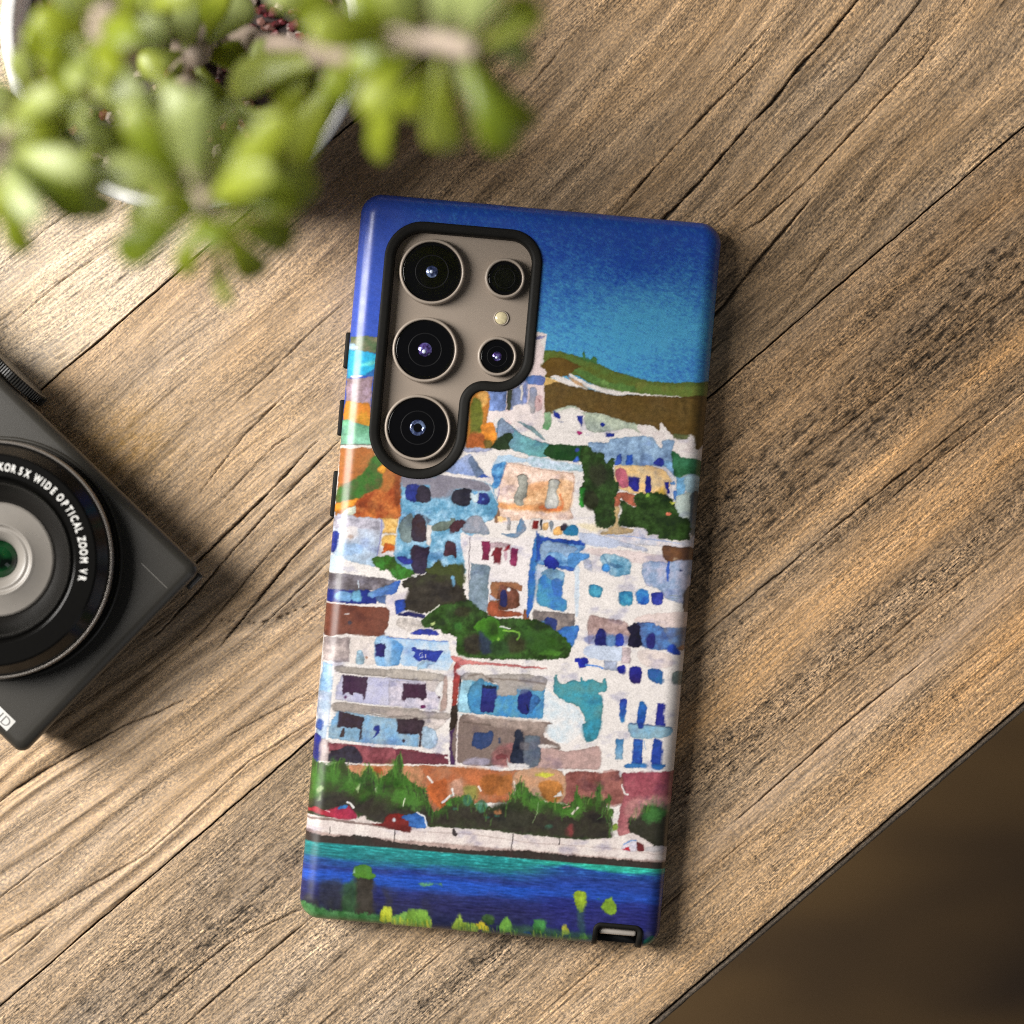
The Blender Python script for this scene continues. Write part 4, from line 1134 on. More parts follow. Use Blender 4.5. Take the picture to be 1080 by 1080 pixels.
# ---- hedge
T(0, 0, 1)
HEDGE = [(318, 800), (329, 801), (348, 808), (361, 799), (369, 812), (380, 819), (389, 806), (398, 821), (412, 813), (422, 793), (425, 801), (423, 814), (440, 829), (448, 831), (452, 846), (459, 857), (470, 849), (477, 842), (492, 838), (503, 848), (518, 853), (533, 848), (543, 833), (548, 823), (553, 829), (559, 836), (574, 845), (594, 848), (606, 846), (608, 829), (613, 842), (629, 840), (630, 830), (634, 832), (633, 845), (644, 838), (640, 853), (647, 854), (642, 872), (645, 886), (613, 887), (550, 881), (521, 877), (462, 873), (400, 870), (375, 860), (327, 866), (318, 868)]
P(HEDGE, (66, 112, 42), (58, 70, 40), None, w=1.4, e=0, sm=False)
P([(340, 840), (366, 836), (380, 846), (392, 838), (408, 848), (424, 852), (446, 850), (460, 862), (480, 848), (506, 852), (540, 854), (572, 856), (600, 860), (620, 852), (640, 860), (644, 885), (613, 886), (550, 880), (521, 876), (462, 872), (400, 870), (375, 860), (330, 864)], (62, 57, 51), (58, 56, 46), w=1.6, e=0, s=4.5)
P([(322, 845), (340, 850), (342, 862), (322, 862)], (58, 62, 42), s=2, e=0)
P([(520, 850), (540, 845), (556, 850), (562, 870), (530, 874)], (56, 56, 46), a=.8, s=3, e=0)
for (x, y, w_, h_) in [(352, 814, 7, 14), (334, 822, 6, 18), (372, 826, 5, 8), (398, 826, 6, 8), (430, 838, 9, 12), (416, 812, 4, 10), (438, 846, 8, 10), (420, 840, 8, 8), (552, 838, 6, 12), (566, 848, 10, 10), (632, 838, 4, 11), (612, 850, 5, 9), (602, 858, 12, 5)]:
    P([(x - w_, y), (x, y - h_), (x + w_, y), (x, y + h_)], (84, 144, 52), (70, 120, 44), a=.75, s=2.6, e=0, w=1.8)
for (x, y, w_, h_) in [(493, 844, 6, 6), (508, 850, 7, 7), (480, 853, 2.5, 1.5), (524, 860, 3, 2), (514, 862, 3, 1.2), (579, 872, 4, 1.6)]:
    P([(x - w_, y), (x, y - h_), (x + w_, y), (x, y + h_)], (64, 122, 96), a=.8, s=1.2, e=0)
for q_ in ([(333, 833), (338, 828), (341, 831), (337, 836)], [(375, 832), (380, 826), (378, 836)], [(395, 832), (398, 830), (397, 836)], [(335, 845), (338, 838), (339, 845)]):
    P(q_, (186, 206, 150), a=.8, s=.9, e=0)
S([(425, 850), (427, 842)], .9, (226, 230, 200)); S([(467, 846), (473, 841), (478, 838), (477, 832)], 2.4, (230, 226, 222)); S([(451, 819), (456, 825)], 2.2, (228, 220, 212))
P([(470, 846), (476, 843), (476, 850), (471, 850)], (70, 140, 46)); P([(521, 856), (527, 854), (530, 858), (524, 859)], (196, 130, 80))
S([(505, 830), (507, 834)], 2, (228, 216, 208)); S([(542, 824), (544, 832), (542, 838)], 1.6, (226, 206, 194)); S([(604, 858), (609, 852)], 2.4, (226, 214, 200)); S([(594, 852), (600, 850)], 1.6, (196, 130, 120))
P([(598, 880), (599, 871), (603, 869), (605, 874), (603, 882)], (150, 66, 68), s=2, e=0, a=.8)
S([(562, 868), (566, 858), (568, 846)], .7, (150, 180, 120), a=.8); S([(630, 864), (634, 862), (640, 852)], 0.5, (90, 130, 70))
P([(646, 872), (650, 868), (651, 874), (648, 876)], (150, 180, 70))
P([(663, 872), (663, 862), (672, 862), (680, 851), (690, 846), (692, 852), (700, 850), (712, 853), (712, 896), (690, 893), (668, 885)], (60, 60, 48), (58, 56, 48), w=1.2, e=0)
P([(676, 858), (684, 848), (689, 843), (693, 852), (700, 848), (706, 856), (696, 866), (684, 868)], (62, 116, 54), a=.85, s=2, e=0, w=1.4)
brs = random.Random(11)


def blades(pts, n, lo, hi, cols, wd_=1.1, a=.8, lean=2.5, dy=2.0):
    """short upward brush strokes along a line: feathered tops of hedges and reeds"""
    q_ = np.array(pts, float)
    L_ = np.concatenate([[0], np.cumsum(np.hypot(*np.diff(q_, axis=0).T))])
    for _ in range(n):
        s_ = brs.random() * L_[-1]
        x = np.interp(s_, L_, q_[:, 0]); y = np.interp(s_, L_, q_[:, 1]) + brs.uniform(-dy, dy)
        h_ = brs.uniform(lo, hi); lx_ = brs.uniform(-lean, lean)
        c = cols[brs.randrange(len(cols))]
        S([(x, y + 2), (x + lx_ * .4, y - h_ * .5), (x + lx_, y - h_)], wd_ * brs.uniform(.6, 1.2), c, a=a * brs.uniform(.5, 1), w=.3, s=.6)


GREENS = [(70, 118, 44), (92, 146, 58), (54, 92, 38), (110, 150, 66), (62, 70, 44)]
blades([(p[0], p[1] + 4) for p in HEDGE[:40]], 150, 4, 9, GREENS)
blades([(p[0], p[1] + 12) for p in HEDGE[:40]], 110, 4, 9, [(66, 112, 44), (60, 66, 44), (84, 134, 56), (56, 54, 46)], wd_=1.6, a=.7, dy=4)
blades([(664, 866), (676, 856), (690, 850), (704, 856)], 40, 5, 10, GREENS[:3] + [(58, 60, 48)], lean=4)
# ---- promenade and cars
P([(318, 858), (345, 862), (392, 866), (432, 874), (462, 872), (521, 876), (550, 880), (613, 886), (645, 884), (668, 878), (690, 892), (712, 896), (712, 925), (630, 912), (550, 900), (430, 893), (318, 882)], (224, 208, 204), (228, 216, 210), w=.5, e=.06, sm=False)
S([(318, 862), (345, 864), (392, 870), (432, 877)], 2.4, (124, 102, 96), a=.85); S([(440, 877), (500, 880), (560, 889), (640, 894), (700, 902)], .9, (186, 166, 160), a=.7)
P([(318, 874), (350, 879), (420, 886), (450, 888), (560, 897), (640, 904), (712, 910), (712, 921), (640, 912), (550, 905), (430, 896), (318, 886)], (150, 124, 118), (176, 150, 142), a=.9, s=1.2, e=0)
P([(318, 877), (350, 882), (380, 881), (410, 887), (450, 892), (500, 897), (550, 897), (620, 904), (712, 912), (712, 922), (640, 914), (550, 906), (430, 897), (318, 887)], (70, 58, 54), (58, 54, 50), w=.8)
for q_ in ([(348, 872), (348, 879)], [(416, 874), (416, 886), (415, 890)], [(541, 880), (540, 890), (539, 896)], [(590, 885), (590, 891)]):
    S(q_, 1.0, (60, 52, 52))
P([(477, 876), (480, 874), (482, 881), (478, 881)], (64, 56, 58))
T(310, 820, 7.714)
P([(40, 250), (140, 248), (180, 238), (260, 268), (340, 240), (440, 228), (512, 328), (400, 342), (250, 312), (130, 275), (40, 270)], (190, 46, 50), (172, 52, 84), 'r', w=.5)
P([(358, 245), (390, 225), (432, 222), (420, 252), (372, 262)], (62, 132, 202)); S([(436, 202), (462, 215), (482, 245)], 2.2, (228, 226, 224)); S([(262, 268), (290, 282)], .9, (236, 180, 190))
P([(512, 330), (580, 310), (595, 350), (630, 375), (520, 352)], (222, 206, 200))
P([(630, 372), (720, 370), (765, 305), (880, 300), (952, 372), (942, 442), (840, 430), (700, 395)], (142, 40, 36), (104, 44, 42), 'd', w=.5)
D(815, 346, 17, (206, 216, 226)); P([(870, 322), (940, 302), (1000, 285), (1062, 320), (1078, 410), (950, 402), (930, 350)], (52, 102, 184), (64, 116, 192)); S([(1000, 285), (1062, 315), (1080, 400)], 1.5, (226, 226, 228))
T(550, 790, 6.353)
P([(680, 640), (720, 610), (772, 610), (775, 682), (720, 690), (675, 672)], (222, 214, 226)); P([(676, 670), (720, 652), (728, 690)], (190, 44, 60)); P([(770, 625), (815, 640), (820, 680), (780, 682)], (122, 52, 56)); S([(685, 640), (720, 618), (765, 612)], 1.2, (110, 150, 210))
P([(825, 680), (860, 652), (940, 650), (960, 672), (900, 690)], (212, 204, 206))
P([(730, 340), (830, 325), (980, 320), (1010, 420), (900, 380), (830, 380), (780, 460), (690, 430)], (200, 150, 142), a=.55, s=3, e=0)
# ---- sea
sx = fbm(LU / 26, LV / 3.4, 4, 120, .6); sx2 = fbm(LU / 60, LV / 9, 3, 121)
lv = LV - 3.5 + (LU + 190) / 120 + 3.2 * sx + 5.0 * sx2
stops = [(296, (44, 150, 148)), (303, (38, 138, 140)), (313, (38, 120, 128)), (318, (42, 92, 160)), (325, (44, 62, 140)), (331, (40, 84, 196)), (338, (40, 82, 188)), (344, (46, 54, 118)), (356, (46, 46, 92)), (384, (52, 58, 86))]
stopR = [(296, (46, 176, 152)), (303, (44, 172, 152)), (307, (42, 80, 160)), (316, (44, 66, 146)), (324, (42, 72, 168)), (333, (40, 78, 182)), (341, (44, 52, 130)), (352, (46, 48, 116)), (384, (46, 48, 110))]
mk = sstep(30, 90, LU + 8 * sx2)[..., None]
cl = np.stack([np.interp(lv, [s_[0] for s_ in stops], [s_[1][k] for s_ in stops]) for k in range(3)], -1)
cr_ = np.stack([np.interp(lv, [s_[0] for s_ in stopR], [s_[1][k] for s_ in stopR]) for k in range(3)], -1)
sea = cl * (1 - mk) + cr_ * mk
strk = noise(LU / 16, LV / 1.8, 122) + 0.6 * noise(LU / 5, LV / 1.5, 123)
sea = sea * (1 + 0.20 * strk[..., None]) + 26 * sstep(.25, .6, strk)[..., None] * np.array([0.2, 1.0, .9]) * sstep(322, 300, LV)[..., None]
murk = (sstep(338, 352, LV) * sstep(0, -150, LU) * sstep(-.05, .25, fbm(LU / 22, LV / 40, 3, 124)))[..., None]
sea = sea * (1 - .75 * murk) + .75 * murk * np.array((60, 58, 56))
am = sstep(302.2, 303.8, LV + (LU + 190) / 110 + .6 * sx)[..., None]
ART[:] = ART * (1 - am) + sea * am
T(310, 880, 7.714)
P([(500, 350), (560, 340), (650, 370), (640, 480), (655, 680), (500, 680), (490, 480)], (64, 59, 53), s=2, e=0)
P([(210, 400), (300, 370), (390, 390), (390, 590), (220, 600)], (52, 54, 60), a=.7, s=4, e=0)
P([(395, 430), (440, 390), (500, 380), (500, 620), (400, 640)], (52, 88, 52), a=.8, s=2.5, e=0)
P([(478, 318), (500, 262), (560, 240), (620, 262), (640, 310), (665, 350), (630, 368), (560, 362), (500, 348)], (84, 142, 46), (66, 118, 44), w=.9); P([(472, 318), (500, 272), (500, 318)], (170, 216, 180), a=.8)
P([(30, 560), (110, 560), (220, 600), (380, 630), (700, 665), (700, 760), (150, 720), (20, 680)], (66, 124, 66), (84, 140, 84), w=1.5, s=1.4, e=0)
P([(700, 715), (722, 600), (750, 585), (790, 590), (798, 650), (790, 720)], (208, 216, 52), (190, 206, 60), w=.8)
P([(800, 720), (806, 660), (860, 650), (900, 628), (940, 650), (1020, 622), (1095, 640), (1095, 760), (800, 740)], (136, 190, 88), (112, 170, 70), w=1.1)
T(440, 880, 4.154)
for pts, c in [([(-40, 335), (20, 332), (48, 350), (50, 420), (-40, 410)], (122, 172, 62)), ([(155, 425), (170, 375), (190, 350), (205, 385), (262, 395), (262, 440)], (166, 202, 70)), ([(255, 400), (285, 385), (312, 410), (300, 432)], (222, 202, 50)), ([(280, 370), (310, 345), (340, 370), (320, 400)], (62, 92, 52)),
               ([(360, 400), (395, 358), (410, 390), (415, 430), (380, 435)], (112, 172, 66)), ([(512, 380), (535, 368), (562, 380), (555, 430), (515, 430)], (70, 142, 72)), ([(630, 410), (650, 398), (668, 432), (640, 442)], (186, 186, 60)), ([(715, 440), (735, 430), (750, 462), (715, 465)], (110, 166, 70)),
               ([(682, 262), (712, 248), (742, 262), (735, 320), (715, 342), (695, 312)], (146, 176, 42)), ([(808, 312), (848, 274), (866, 300), (872, 340), (835, 352)], (128, 168, 46)), ([(785, 280), (800, 275), (800, 292)], (60, 130, 130)), ([(990, 470), (1030, 450), (1050, 490), (1010, 510)], (40, 130, 110)),
               ([(10, 215), (60, 212), (70, 224), (20, 226)], (90, 160, 110)), ([(80, 218), (105, 216), (108, 226)], (90, 150, 90))]:
    P(pts, c, w=.9, s=.8)
P([(430, 400), (760, 440), (760, 480), (430, 450)], (70, 122, 70), a=.55, s=2.5, e=0)
P([(700, 330), (728, 340), (735, 440), (712, 440)], (52, 90, 80), a=.6, s=2, e=0)
P([(470, 432), (490, 428), (500, 445)], (50, 100, 190), s=1)

T(0, 0, 1)
GB = [(132, 182, 84), (96, 154, 66), (176, 202, 72), (70, 130, 62), (60, 92, 56)]
blades([(330, 972), (400, 976)], 26, 3, 7, [(70, 128, 68), (58, 104, 60), (92, 150, 90)], a=.6)
blades([(404, 980), (455, 984)], 60, 6, 13, GB[:3] + [(206, 214, 60)], wd_=1.6)
blades([(478, 985), (505, 988)], 34, 6, 13, GB)
blades([(508, 988), (545, 992)], 34, 4, 12, GB)
blades([(560, 990), (610, 996)], 40, 3, 10, GB[1:])
# paper grain and granulating pigment over everything
cf = fbm(GXp / 26, GYp / 26, 4, 140, .6); cf2 = fbm(GXp / 15, GYp / 15, 3, 141, .6)
bloom = np.exp(-(cf / .018) ** 2) * sstep(0, .25, cf2) + .8 * np.exp(-((cf2 - .12) / .02) ** 2) * sstep(0, .3, cf)
town = (sstep(-175, -150, LV) * sstep(300, 292, LV))
ART = ART * (1 - (0.10 * bloom * town)[..., None])
lav = (town * sstep(.08, .5, fbm(GXp / 34, GYp / 22, 4, 142, .6)))[..., None]
ART = ART * (1 - lav * np.array([0.17, 0.16, 0.08]))
speck = (noise(GXp / 1.5, GYp / 1.5, 143) > .62) & (BF > .05)
ART = ART * (1 - .16 * (speck * town)[..., None])
gran = 0.030 * fbm(GXp / 1.9, GYp / 1.9, 2, 130, .8) + 0.028 * fbm(GXp / 6, GYp / 6, 2, 131)
ART = np.clip(ART * (1 + gran[..., None]), 0, 255)
lum_ = (ART @ np.array([0.30, 0.59, 0.11]))[..., None]
ART = ART * 0.88 + lum_ * 0.12
ARTL = np.clip(lin(ART) * 0.82 - 0.010, 0.003, 0.86)


def art_at(u, v):
    """linear colour of the print at case coordinates u, v (photo pixels from the case centre, v down)"""
    x = (CCX + u * EU[0] + v * EV[0] - CX0) * CS; y = (CCY + u * EU[1] + v * EV[1] - CY0) * CS
    x = np.clip(x, 0, CW * CS - 1.001); y = np.clip(y, 0, CH * CS - 1.001)
    ix = x.astype(int); iy = y.astype(int); fx = (x - ix)[..., None]; fy = (y - iy)[..., None]
    return (ARTL[iy, ix] * (1 - fx) + ARTL[iy, ix + 1] * fx) * (1 - fy) + (ARTL[iy + 1, ix] * (1 - fx) + ARTL[iy + 1, ix + 1] * fx) * fy

# ================================================================ PHONE CASE
K = (HC - ZTOP) / FPX           # metres per photo pixel at the height of the case's back
HU, HV, RC, RF = 191.6, 385.5, 22.5, 18.5
cxw, cyw, _ = W(CCX, CCY, ZTOP)
case = empty('phone_case', (cxw, cyw, 0), -TH)
tag(case, 'glossy phone case printed with a watercolour harbour town, black camera rim', 'phone case')


def shell_z(d):
    d = np.clip(d, 0, 1e9)
    drop = RF - np.sqrt(np.clip(RF ** 2 - (RF - np.minimum(d, RF)) ** 2, 0, None))
    return ZTOP - drop * K


def rounded_poly(pts, radii, seg=18):
    out = []
    n = len(pts)
    for i in range(n):
        p = np.array(pts[i], float); a = np.array(pts[i - 1], float) - p; b = np.array(pts[(i + 1) % n], float) - p
        a /= np.linalg.norm(a); b /= np.linalg.norm(b)
        ang = math.acos(np.clip(a @ b, -1, 1))
        r = radii[i]
        if r < 1e-6:
            out.append(p); continue
        t = r / math.tan(ang / 2)
        c = p + (a + b) / np.linalg.norm(a + b) * (r / math.sin(ang / 2))
        s0 = p + a * t - c; s1 = p + b * t - c
        a0 = math.atan2(s0[1], s0[0]); a1 = math.atan2(s1[1], s1[0])
        da = (a1 - a0 + math.pi) % (2 * math.pi) - math.pi
        for k in range(seg + 1):
            q_ = a0 + da * k / seg
            out.append(c + r * np.array([math.cos(q_), math.sin(q_)]))
    return np.array(out)


def resample(p, step, closed=True):
    q_ = np.vstack([p, p[:1]]) if closed else p
    L_ = np.concatenate([[0], np.cumsum(np.linalg.norm(np.diff(q_, axis=0), axis=1))])
    n = max(int(L_[-1] / step), 8)
    s_ = np.linspace(0, L_[-1], n, endpoint=not closed)
    return np.stack([np.interp(s_, L_, q_[:, 0]), np.interp(s_, L_, q_[:, 1])], 1)


def inside(poly, X, Y):
    ins = np.zeros(X.shape, bool)
    for i in range(len(poly)):
        x0, y0 = poly[i - 1]; x1, y1 = poly[i]
        if y0 != y1:
            ins ^= ((y0 > Y) != (y1 > Y)) & (X < (x1 - x0) * (Y - y0) / (y1 - y0) + x0)
    return ins


CUT = rounded_poly([(-161.6, -359), (4.5, -359), (4.5, -187), (-59, -187), (-59, -88), (-161.6, -88)], [40, 35, 38, 15, 50, 50])
CUT = resample(CUT, 2.0)
tan_ = np.roll(CUT, -1, 0) - np.roll(CUT, 1, 0)
tan_ /= np.linalg.norm(tan_, axis=1)[:, None]
NIN = np.stack([-tan_[:, 1], tan_[:, 0]], 1)
if not inside(CUT, np.array([CUT[5, 0] + NIN[5, 0] * 3]), np.array([CUT[5, 1] + NIN[5, 1] * 3]))[0]:
    NIN = -NIN
NU0, NU1, NV0 = 121.0, 172.5, 361.0        # notch at the bottom right


def printed_material():
    m, nt, b = mat_new('printed_gloss')
    L = nt.links.new
    at = nd(nt, 'ShaderNodeAttribute', attribute_name='Col')
    tc = nd(nt, 'ShaderNodeTexCoord')
    nz = nd(nt, 'ShaderNodeTexNoise', i_Scale=2600.0, i_Detail=3.0)
    L(tc.outputs['Object'], nz.inputs['Vector'])
    r = nd(nt, 'ShaderNodeMapRange')
    r.inputs[1].default_value, r.inputs[2].default_value, r.inputs[3].default_value, r.inputs[4].default_value = .3, .7, .88, 1.12
    L(nz.outputs['Fac'], r.inputs[0])
    vm = nd(nt, 'ShaderNodeVectorMath', operation='SCALE')
    L(at.outputs['Color'], vm.inputs[0]); L(r.outputs[0], vm.inputs['Scale'])
    L(vm.outputs[0], b.inputs['Base Color'])
    rr = nd(nt, 'ShaderNodeMapRange')
    rr.inputs[1].default_value, rr.inputs[2].default_value, rr.inputs[3].default_value, rr.inputs[4].default_value = .3, .7, .27, .40
    n2 = nd(nt, 'ShaderNodeTexNoise', i_Scale=160.0, i_Detail=5.0, i_Roughness=.7)
    L(tc.outputs['Object'], n2.inputs['Vector']); L(n2.outputs['Fac'], rr.inputs[0]); L(rr.outputs[0], b.inputs['Roughness'])
    b.inputs['Specular IOR Level'].default_value = 0.55
    return m


gu = np.linspace(-(HU - RC), HU - RC, 362)
gv = np.linspace(-(HV - RC), HV - RC, 786)
UU, VV = np.meshgrid(gu, gv)
nV, nU = UU.shape
u_all = [UU.ravel()]; v_all = [VV.ravel()]
z_all = [np.full(UU.size, ZTOP)]
ii = np.arange(UU.size).reshape(nV, nU)
Q = [np.stack([ii[:-1, :-1], ii[1:, :-1], ii[1:, 1:], ii[:-1, 1:]], -1).reshape(-1, 4)]
per = []
NF = 22
sides = [([(u, gv[0]) for u in gu], (0, -1)), ([(gu[-1], v) for v in gv], (1, 0)), ([(u, gv[-1]) for u in gu[::-1]], (0, 1)), ([(gu[0], v) for v in gv[::-1]], (-1, 0))]
for k, (pts, n_) in enumerate(sides):
    per += [(p[0], p[1], n_[0], n_[1]) for p in pts]
    a0 = math.atan2(n_[1], n_[0])
    for j in range(1, NF):
        a = a0 + (math.pi / 2) * j / NF
        per.append((pts[-1][0], pts[-1][1], math.cos(a), math.sin(a)))
per = np.array(per)
dl_ = [RC, (RC + RF) / 2, RF] + [RF * (1 - math.sin(f)) for f in np.radians([6, 12, 18, 24, 30, 36, 42, 48, 54, 60, 66, 72, 78, 84, 90])]
zl_ = list(shell_z(np.array(dl_)))
for z in (0.005, 0.0035, 0.002, 0.0012):
    dl_.append(0.0); zl_.append(z)
dl_ += [0.8, 2.5, 5.0]; zl_ += [0.0006, 0.0002, 0.0]
start = UU.size
np_ = len(per)
for d, z in zip(dl_, zl_):
    u_all.append(per[:, 0] + per[:, 2] * (RC - d)); v_all.append(per[:, 1] + per[:, 3] * (RC - d)); z_all.append(np.full(np_, z))
ri = start + np.arange(len(dl_) * np_).reshape(len(dl_), np_)
rn = np.roll(ri, -1, 1)
Q.append(np.stack([ri[:-1], ri[1:], rn[1:], rn[:-1]], -1).reshape(-1, 4))
u_all = np.concatenate(u_all); v_all = np.concatenate(v_all); z_all = np.concatenate(z_all); Q = np.concatenate(Q)
hole = inside(CUT + NIN * 3.0, u_all, v_all)
notch = (u_all > NU0 + 2) & (u_all < NU1 - 2) & (v_all > NV0 + 2)
kill = hole[Q].all(1) | notch[Q].all(1)
Q = Q[~kill]
# orient outward (up)
Q = Q[:, ::-1]
used = np.unique(Q)
remap = np.full(len(u_all), -1); remap[used] = np.arange(len(used))
Q = remap[Q]; u_all = u_all[used]; v_all = v_all[used]; z_all = z_all[used]
me = mesh_from_arrays('printed_shell', np.stack([u_all * K, -v_all * K, z_all], -1), Q, printed_material())
if me.polygons[1000].normal.z < 0:
    me.flip_normals()
cc = art_at(u_all, v_all)
ca = me.color_attributes.new('Col', 'FLOAT_COLOR', 'POINT')
ca.data.foreach_set('color', np.concatenate([cc, np.ones((len(cc), 1))], 1).astype(np.float32).ravel())
link('printed_shell', me, case)

rubber = simple('black_rubber', (0.0075, 0.007, 0.006), rough=0.6, var=0.25, bump=0.15, spec=0.14)
prof = [(-0.2, -0.1), (-0.1, 0.2), (0.4, 0.42), (1.4, 0.5), (3.0, 0.5), (6.5, 0.46), (8.8, 0.35), (10.0, 0.0), (10.6, -0.8), (10.9, -3.0)]
rings = [[((p[0] + n_[0] * o) * K, -(p[1] + n_[1] * o) * K, max(0.0, float(shell_z(np.array(min(HU + p[0], HV + p[1], 60.0))))) + dz * 1e-3) for p, n_ in zip(CUT, NIN)] for o, dz in prof]
rings_mesh('camera_rim', rings, rubber, case)

# notch rim: a U of black rubber that follows the rounded edge, with the dark lining inside
up = rounded_poly([(NU0, HV + 30), (NU0, NV0), (NU1, NV0), (NU1, HV + 30)], [0, 8, 8, 0], 8)
up = up[(up[:, 1] < HV + 20)]
up = np.vstack([[(NU0, HV + 0.8)], up, [(NU1, HV + 0.8)]])
up = resample(up, 1.2, closed=False)
tn_ = np.gradient(up, axis=0); tn_ /= np.linalg.norm(tn_, axis=1)[:, None]
ni = np.stack([-tn_[:, 1], tn_[:, 0]], 1)
if ni[len(ni) // 2][1] < 0:
    ni = -ni
rings = []
for o, dz in [(-0.6, -0.1), (-0.5, 0.35), (0.6, 0.55), (2.5, 0.55), (4.2, 0.4), (5.0, 0.0), (5.2, -2.5)]:
    rings.append([((p[0] + n_[0] * o) * K, -(p[1] + n_[1] * o) * K, float(shell_z(np.array(HV - p[1] - n_[1] * o))) + dz * 1e-3) for p, n_ in zip(up, ni)])
rings_mesh('port_rim', rings, rubber, case, closed=False)
bm = bmesh.new()
bmesh.ops.create_cube(bm, size=1, matrix=Matrix.Translation(((NU0 + NU1) / 2 * K, -(HV - 6.2) * K, 0.0021)) @ Matrix.Diagonal(((NU1 - NU0 - 2) * K, 11 * K, 0.0032, 1)))
bmesh.ops.bevel(bm, geom=bm.edges[:], offset=0.0003, segments=2, affect='EDGES')
bm_obj('port_lining', bm, simple('port_black', (0.006, 0.006, 0.006), rough=0.6), case)


def rbox(name, sx, sy, sz, loc, mat, parent, bev=0.0004, rz=0.0, seg=3):
    bm = bmesh.new()
    bmesh.ops.create_cube(bm, size=1, matrix=Matrix.Translation(loc) @ Matrix.Rotation(rz, 4, 'Z') @ Matrix.Diagonal((sx, sy, sz, 1)))
    bmesh.ops.bevel(bm, geom=bm.edges[:], offset=bev, segments=seg, affect='EDGES', profile=0.5)
    return bm_obj(name, bm, mat, parent)


def uv_of(x, y):
    return ((x - CCX) * EU[0] + (y - CCY) * EU[1], (x - CCX) * EV[0] + (y - CCY) * EV[1])


for (ya, yb) in ((349.5, 388), (421, 459.5), (496.5, 545.5)):
    xm = 369 - (0.5 * (ya + yb) - 368) * math.tan(TH)
    _, va = uv_of(xm, ya); _, vb = uv_of(xm, yb)
    rbox('side_button', 7.5 * K, (vb - va) * K, 0.0030, (-(HU + 0.8) * K, -(va + vb) / 2 * K, 0.0055), rubber, case, bev=0.00045)

# ================================================================ PHONE inside the case
phone = empty('smartphone', (cxw, cyw, 0), -TH)
tag(phone, 'titanium grey smartphone inside the printed case, five lenses showing', 'phone')
ti_back = simple('titanium_glass', (0.255, 0.208, 0.168), rough=0.42, var=0.04, scale=300)
ti_metal = simple('titanium_metal', (0.45, 0.385, 0.325), rough=0.30, metal=0.75, var=0.05)
ZB = 0.0076


def slab(name, hu, hv, r, z0, z1, mat, parent, bev=0.0006):
    p = rounded_poly([(-hu, -hv), (hu, -hv), (hu, hv), (-hu, hv)], [r] * 4, 10)
    rings = []
    for ins_, z in [(bev / K, z0), (0, z0 + bev), (0, z1 - bev), (bev / K * .3, z1 - bev * .3), (bev / K, z1)]:
        f = np.array([(hu - ins_) / hu, (hv - ins_) / hv])
        rings.append([(q_[0] * f[0] * K, -q_[1] * f[1] * K, z) for q_ in p])
    return rings_mesh(name, rings, mat, parent, cap_start=True, cap_end=True, smooth=False)


slab('metal_frame', 176, 371.0, 14, 0.0012, ZB - 0.0009, ti_metal, phone)
rbox('stylus_end', 40 * K, 6.5 * K, 0.0050, ((NU0 + NU1) / 2 * K, -(NV0 + 9.0) * K, 0.0071), simple('pale_metal', (0.48, 0.43, 0.38), rough=0.3, metal=0.3, var=0.05), phone, bev=0.0006)
slab('back_panel', 172, 366.0, 12, ZB - 0.0009, ZB, ti_back, phone, bev=0.0003)

lens_black = simple('lens_black', (0.0015, 0.0015, 0.002), rough=0.07, var=0.3, spec=0.5)
lens_dark = simple('lens_inner', (0.006, 0.006, 0.007), rough=0.5, var=0.3, spec=0.12)


def iris_material(name, cols):
    m, nt, b = mat_new(name)
    L = nt.links.new
    tc = nd(nt, 'ShaderNodeTexCoord')
    nz = nd(nt, 'ShaderNodeTexNoise', i_Scale=900.0, i_Detail=2.0)
    L(tc.outputs['Object'], nz.inputs['Vector'])
    cr = nd(nt, 'ShaderNodeValToRGB')
    el = cr.color_ramp.elements
    el[0].position = 0.36; el[0].color = cols[0]
    el[1].position = 0.64; el[1].color = cols[2]
    e2 = cr.color_ramp.elements.new(0.5); e2.color = cols[1]
    L(nz.outputs['Fac'], cr.inputs['Fac'])
    L(cr.outputs['Color'], b.inputs['Base Color'])
    b.inputs['Roughness'].default_value = 0.08
    b.inputs['Metallic'].default_value = 0.55
    b.inputs['Coat Weight'].default_value = 1.0
    return m


iris = iris_material('violet_coating', [(0.01, 0.015, 0.05, 1), (0.10, 0.05, 0.26, 1), (0.22, 0.22, 0.58, 1)])
iris_b = iris_material('blue_coating', [(0.01, 0.02, 0.06, 1), (0.06, 0.08, 0.20, 1), (0.22, 0.30, 0.50, 1)])
glint_m = simple('painted_glint', (0.50, 0.56, 0.72), rough=0.12, var=0.3, scale=3000)  # pale colour of the highlight dots painted onto the lens cores
ring_m = simple('lens_ring_metal', (0.30, 0.25, 0.205), rough=0.42, metal=0.1, var=0.05)
LENSES = [(455.6, 286.2, 34.5, 6.5, 'large lens nearest the top left corner of the case'), (448.2, 368.6, 34.5, 7.5, 'large lens in the middle of the row of three'), (440.5, 451.0, 35.0, 8.5, 'large lens at the bottom of the row of three'),
          (532.6, 293.0, 21.2, 0.0, 'small plain black lens at the top right'), (524.4, 375.6, 20.8, 5.0, 'small lens below the flash')]
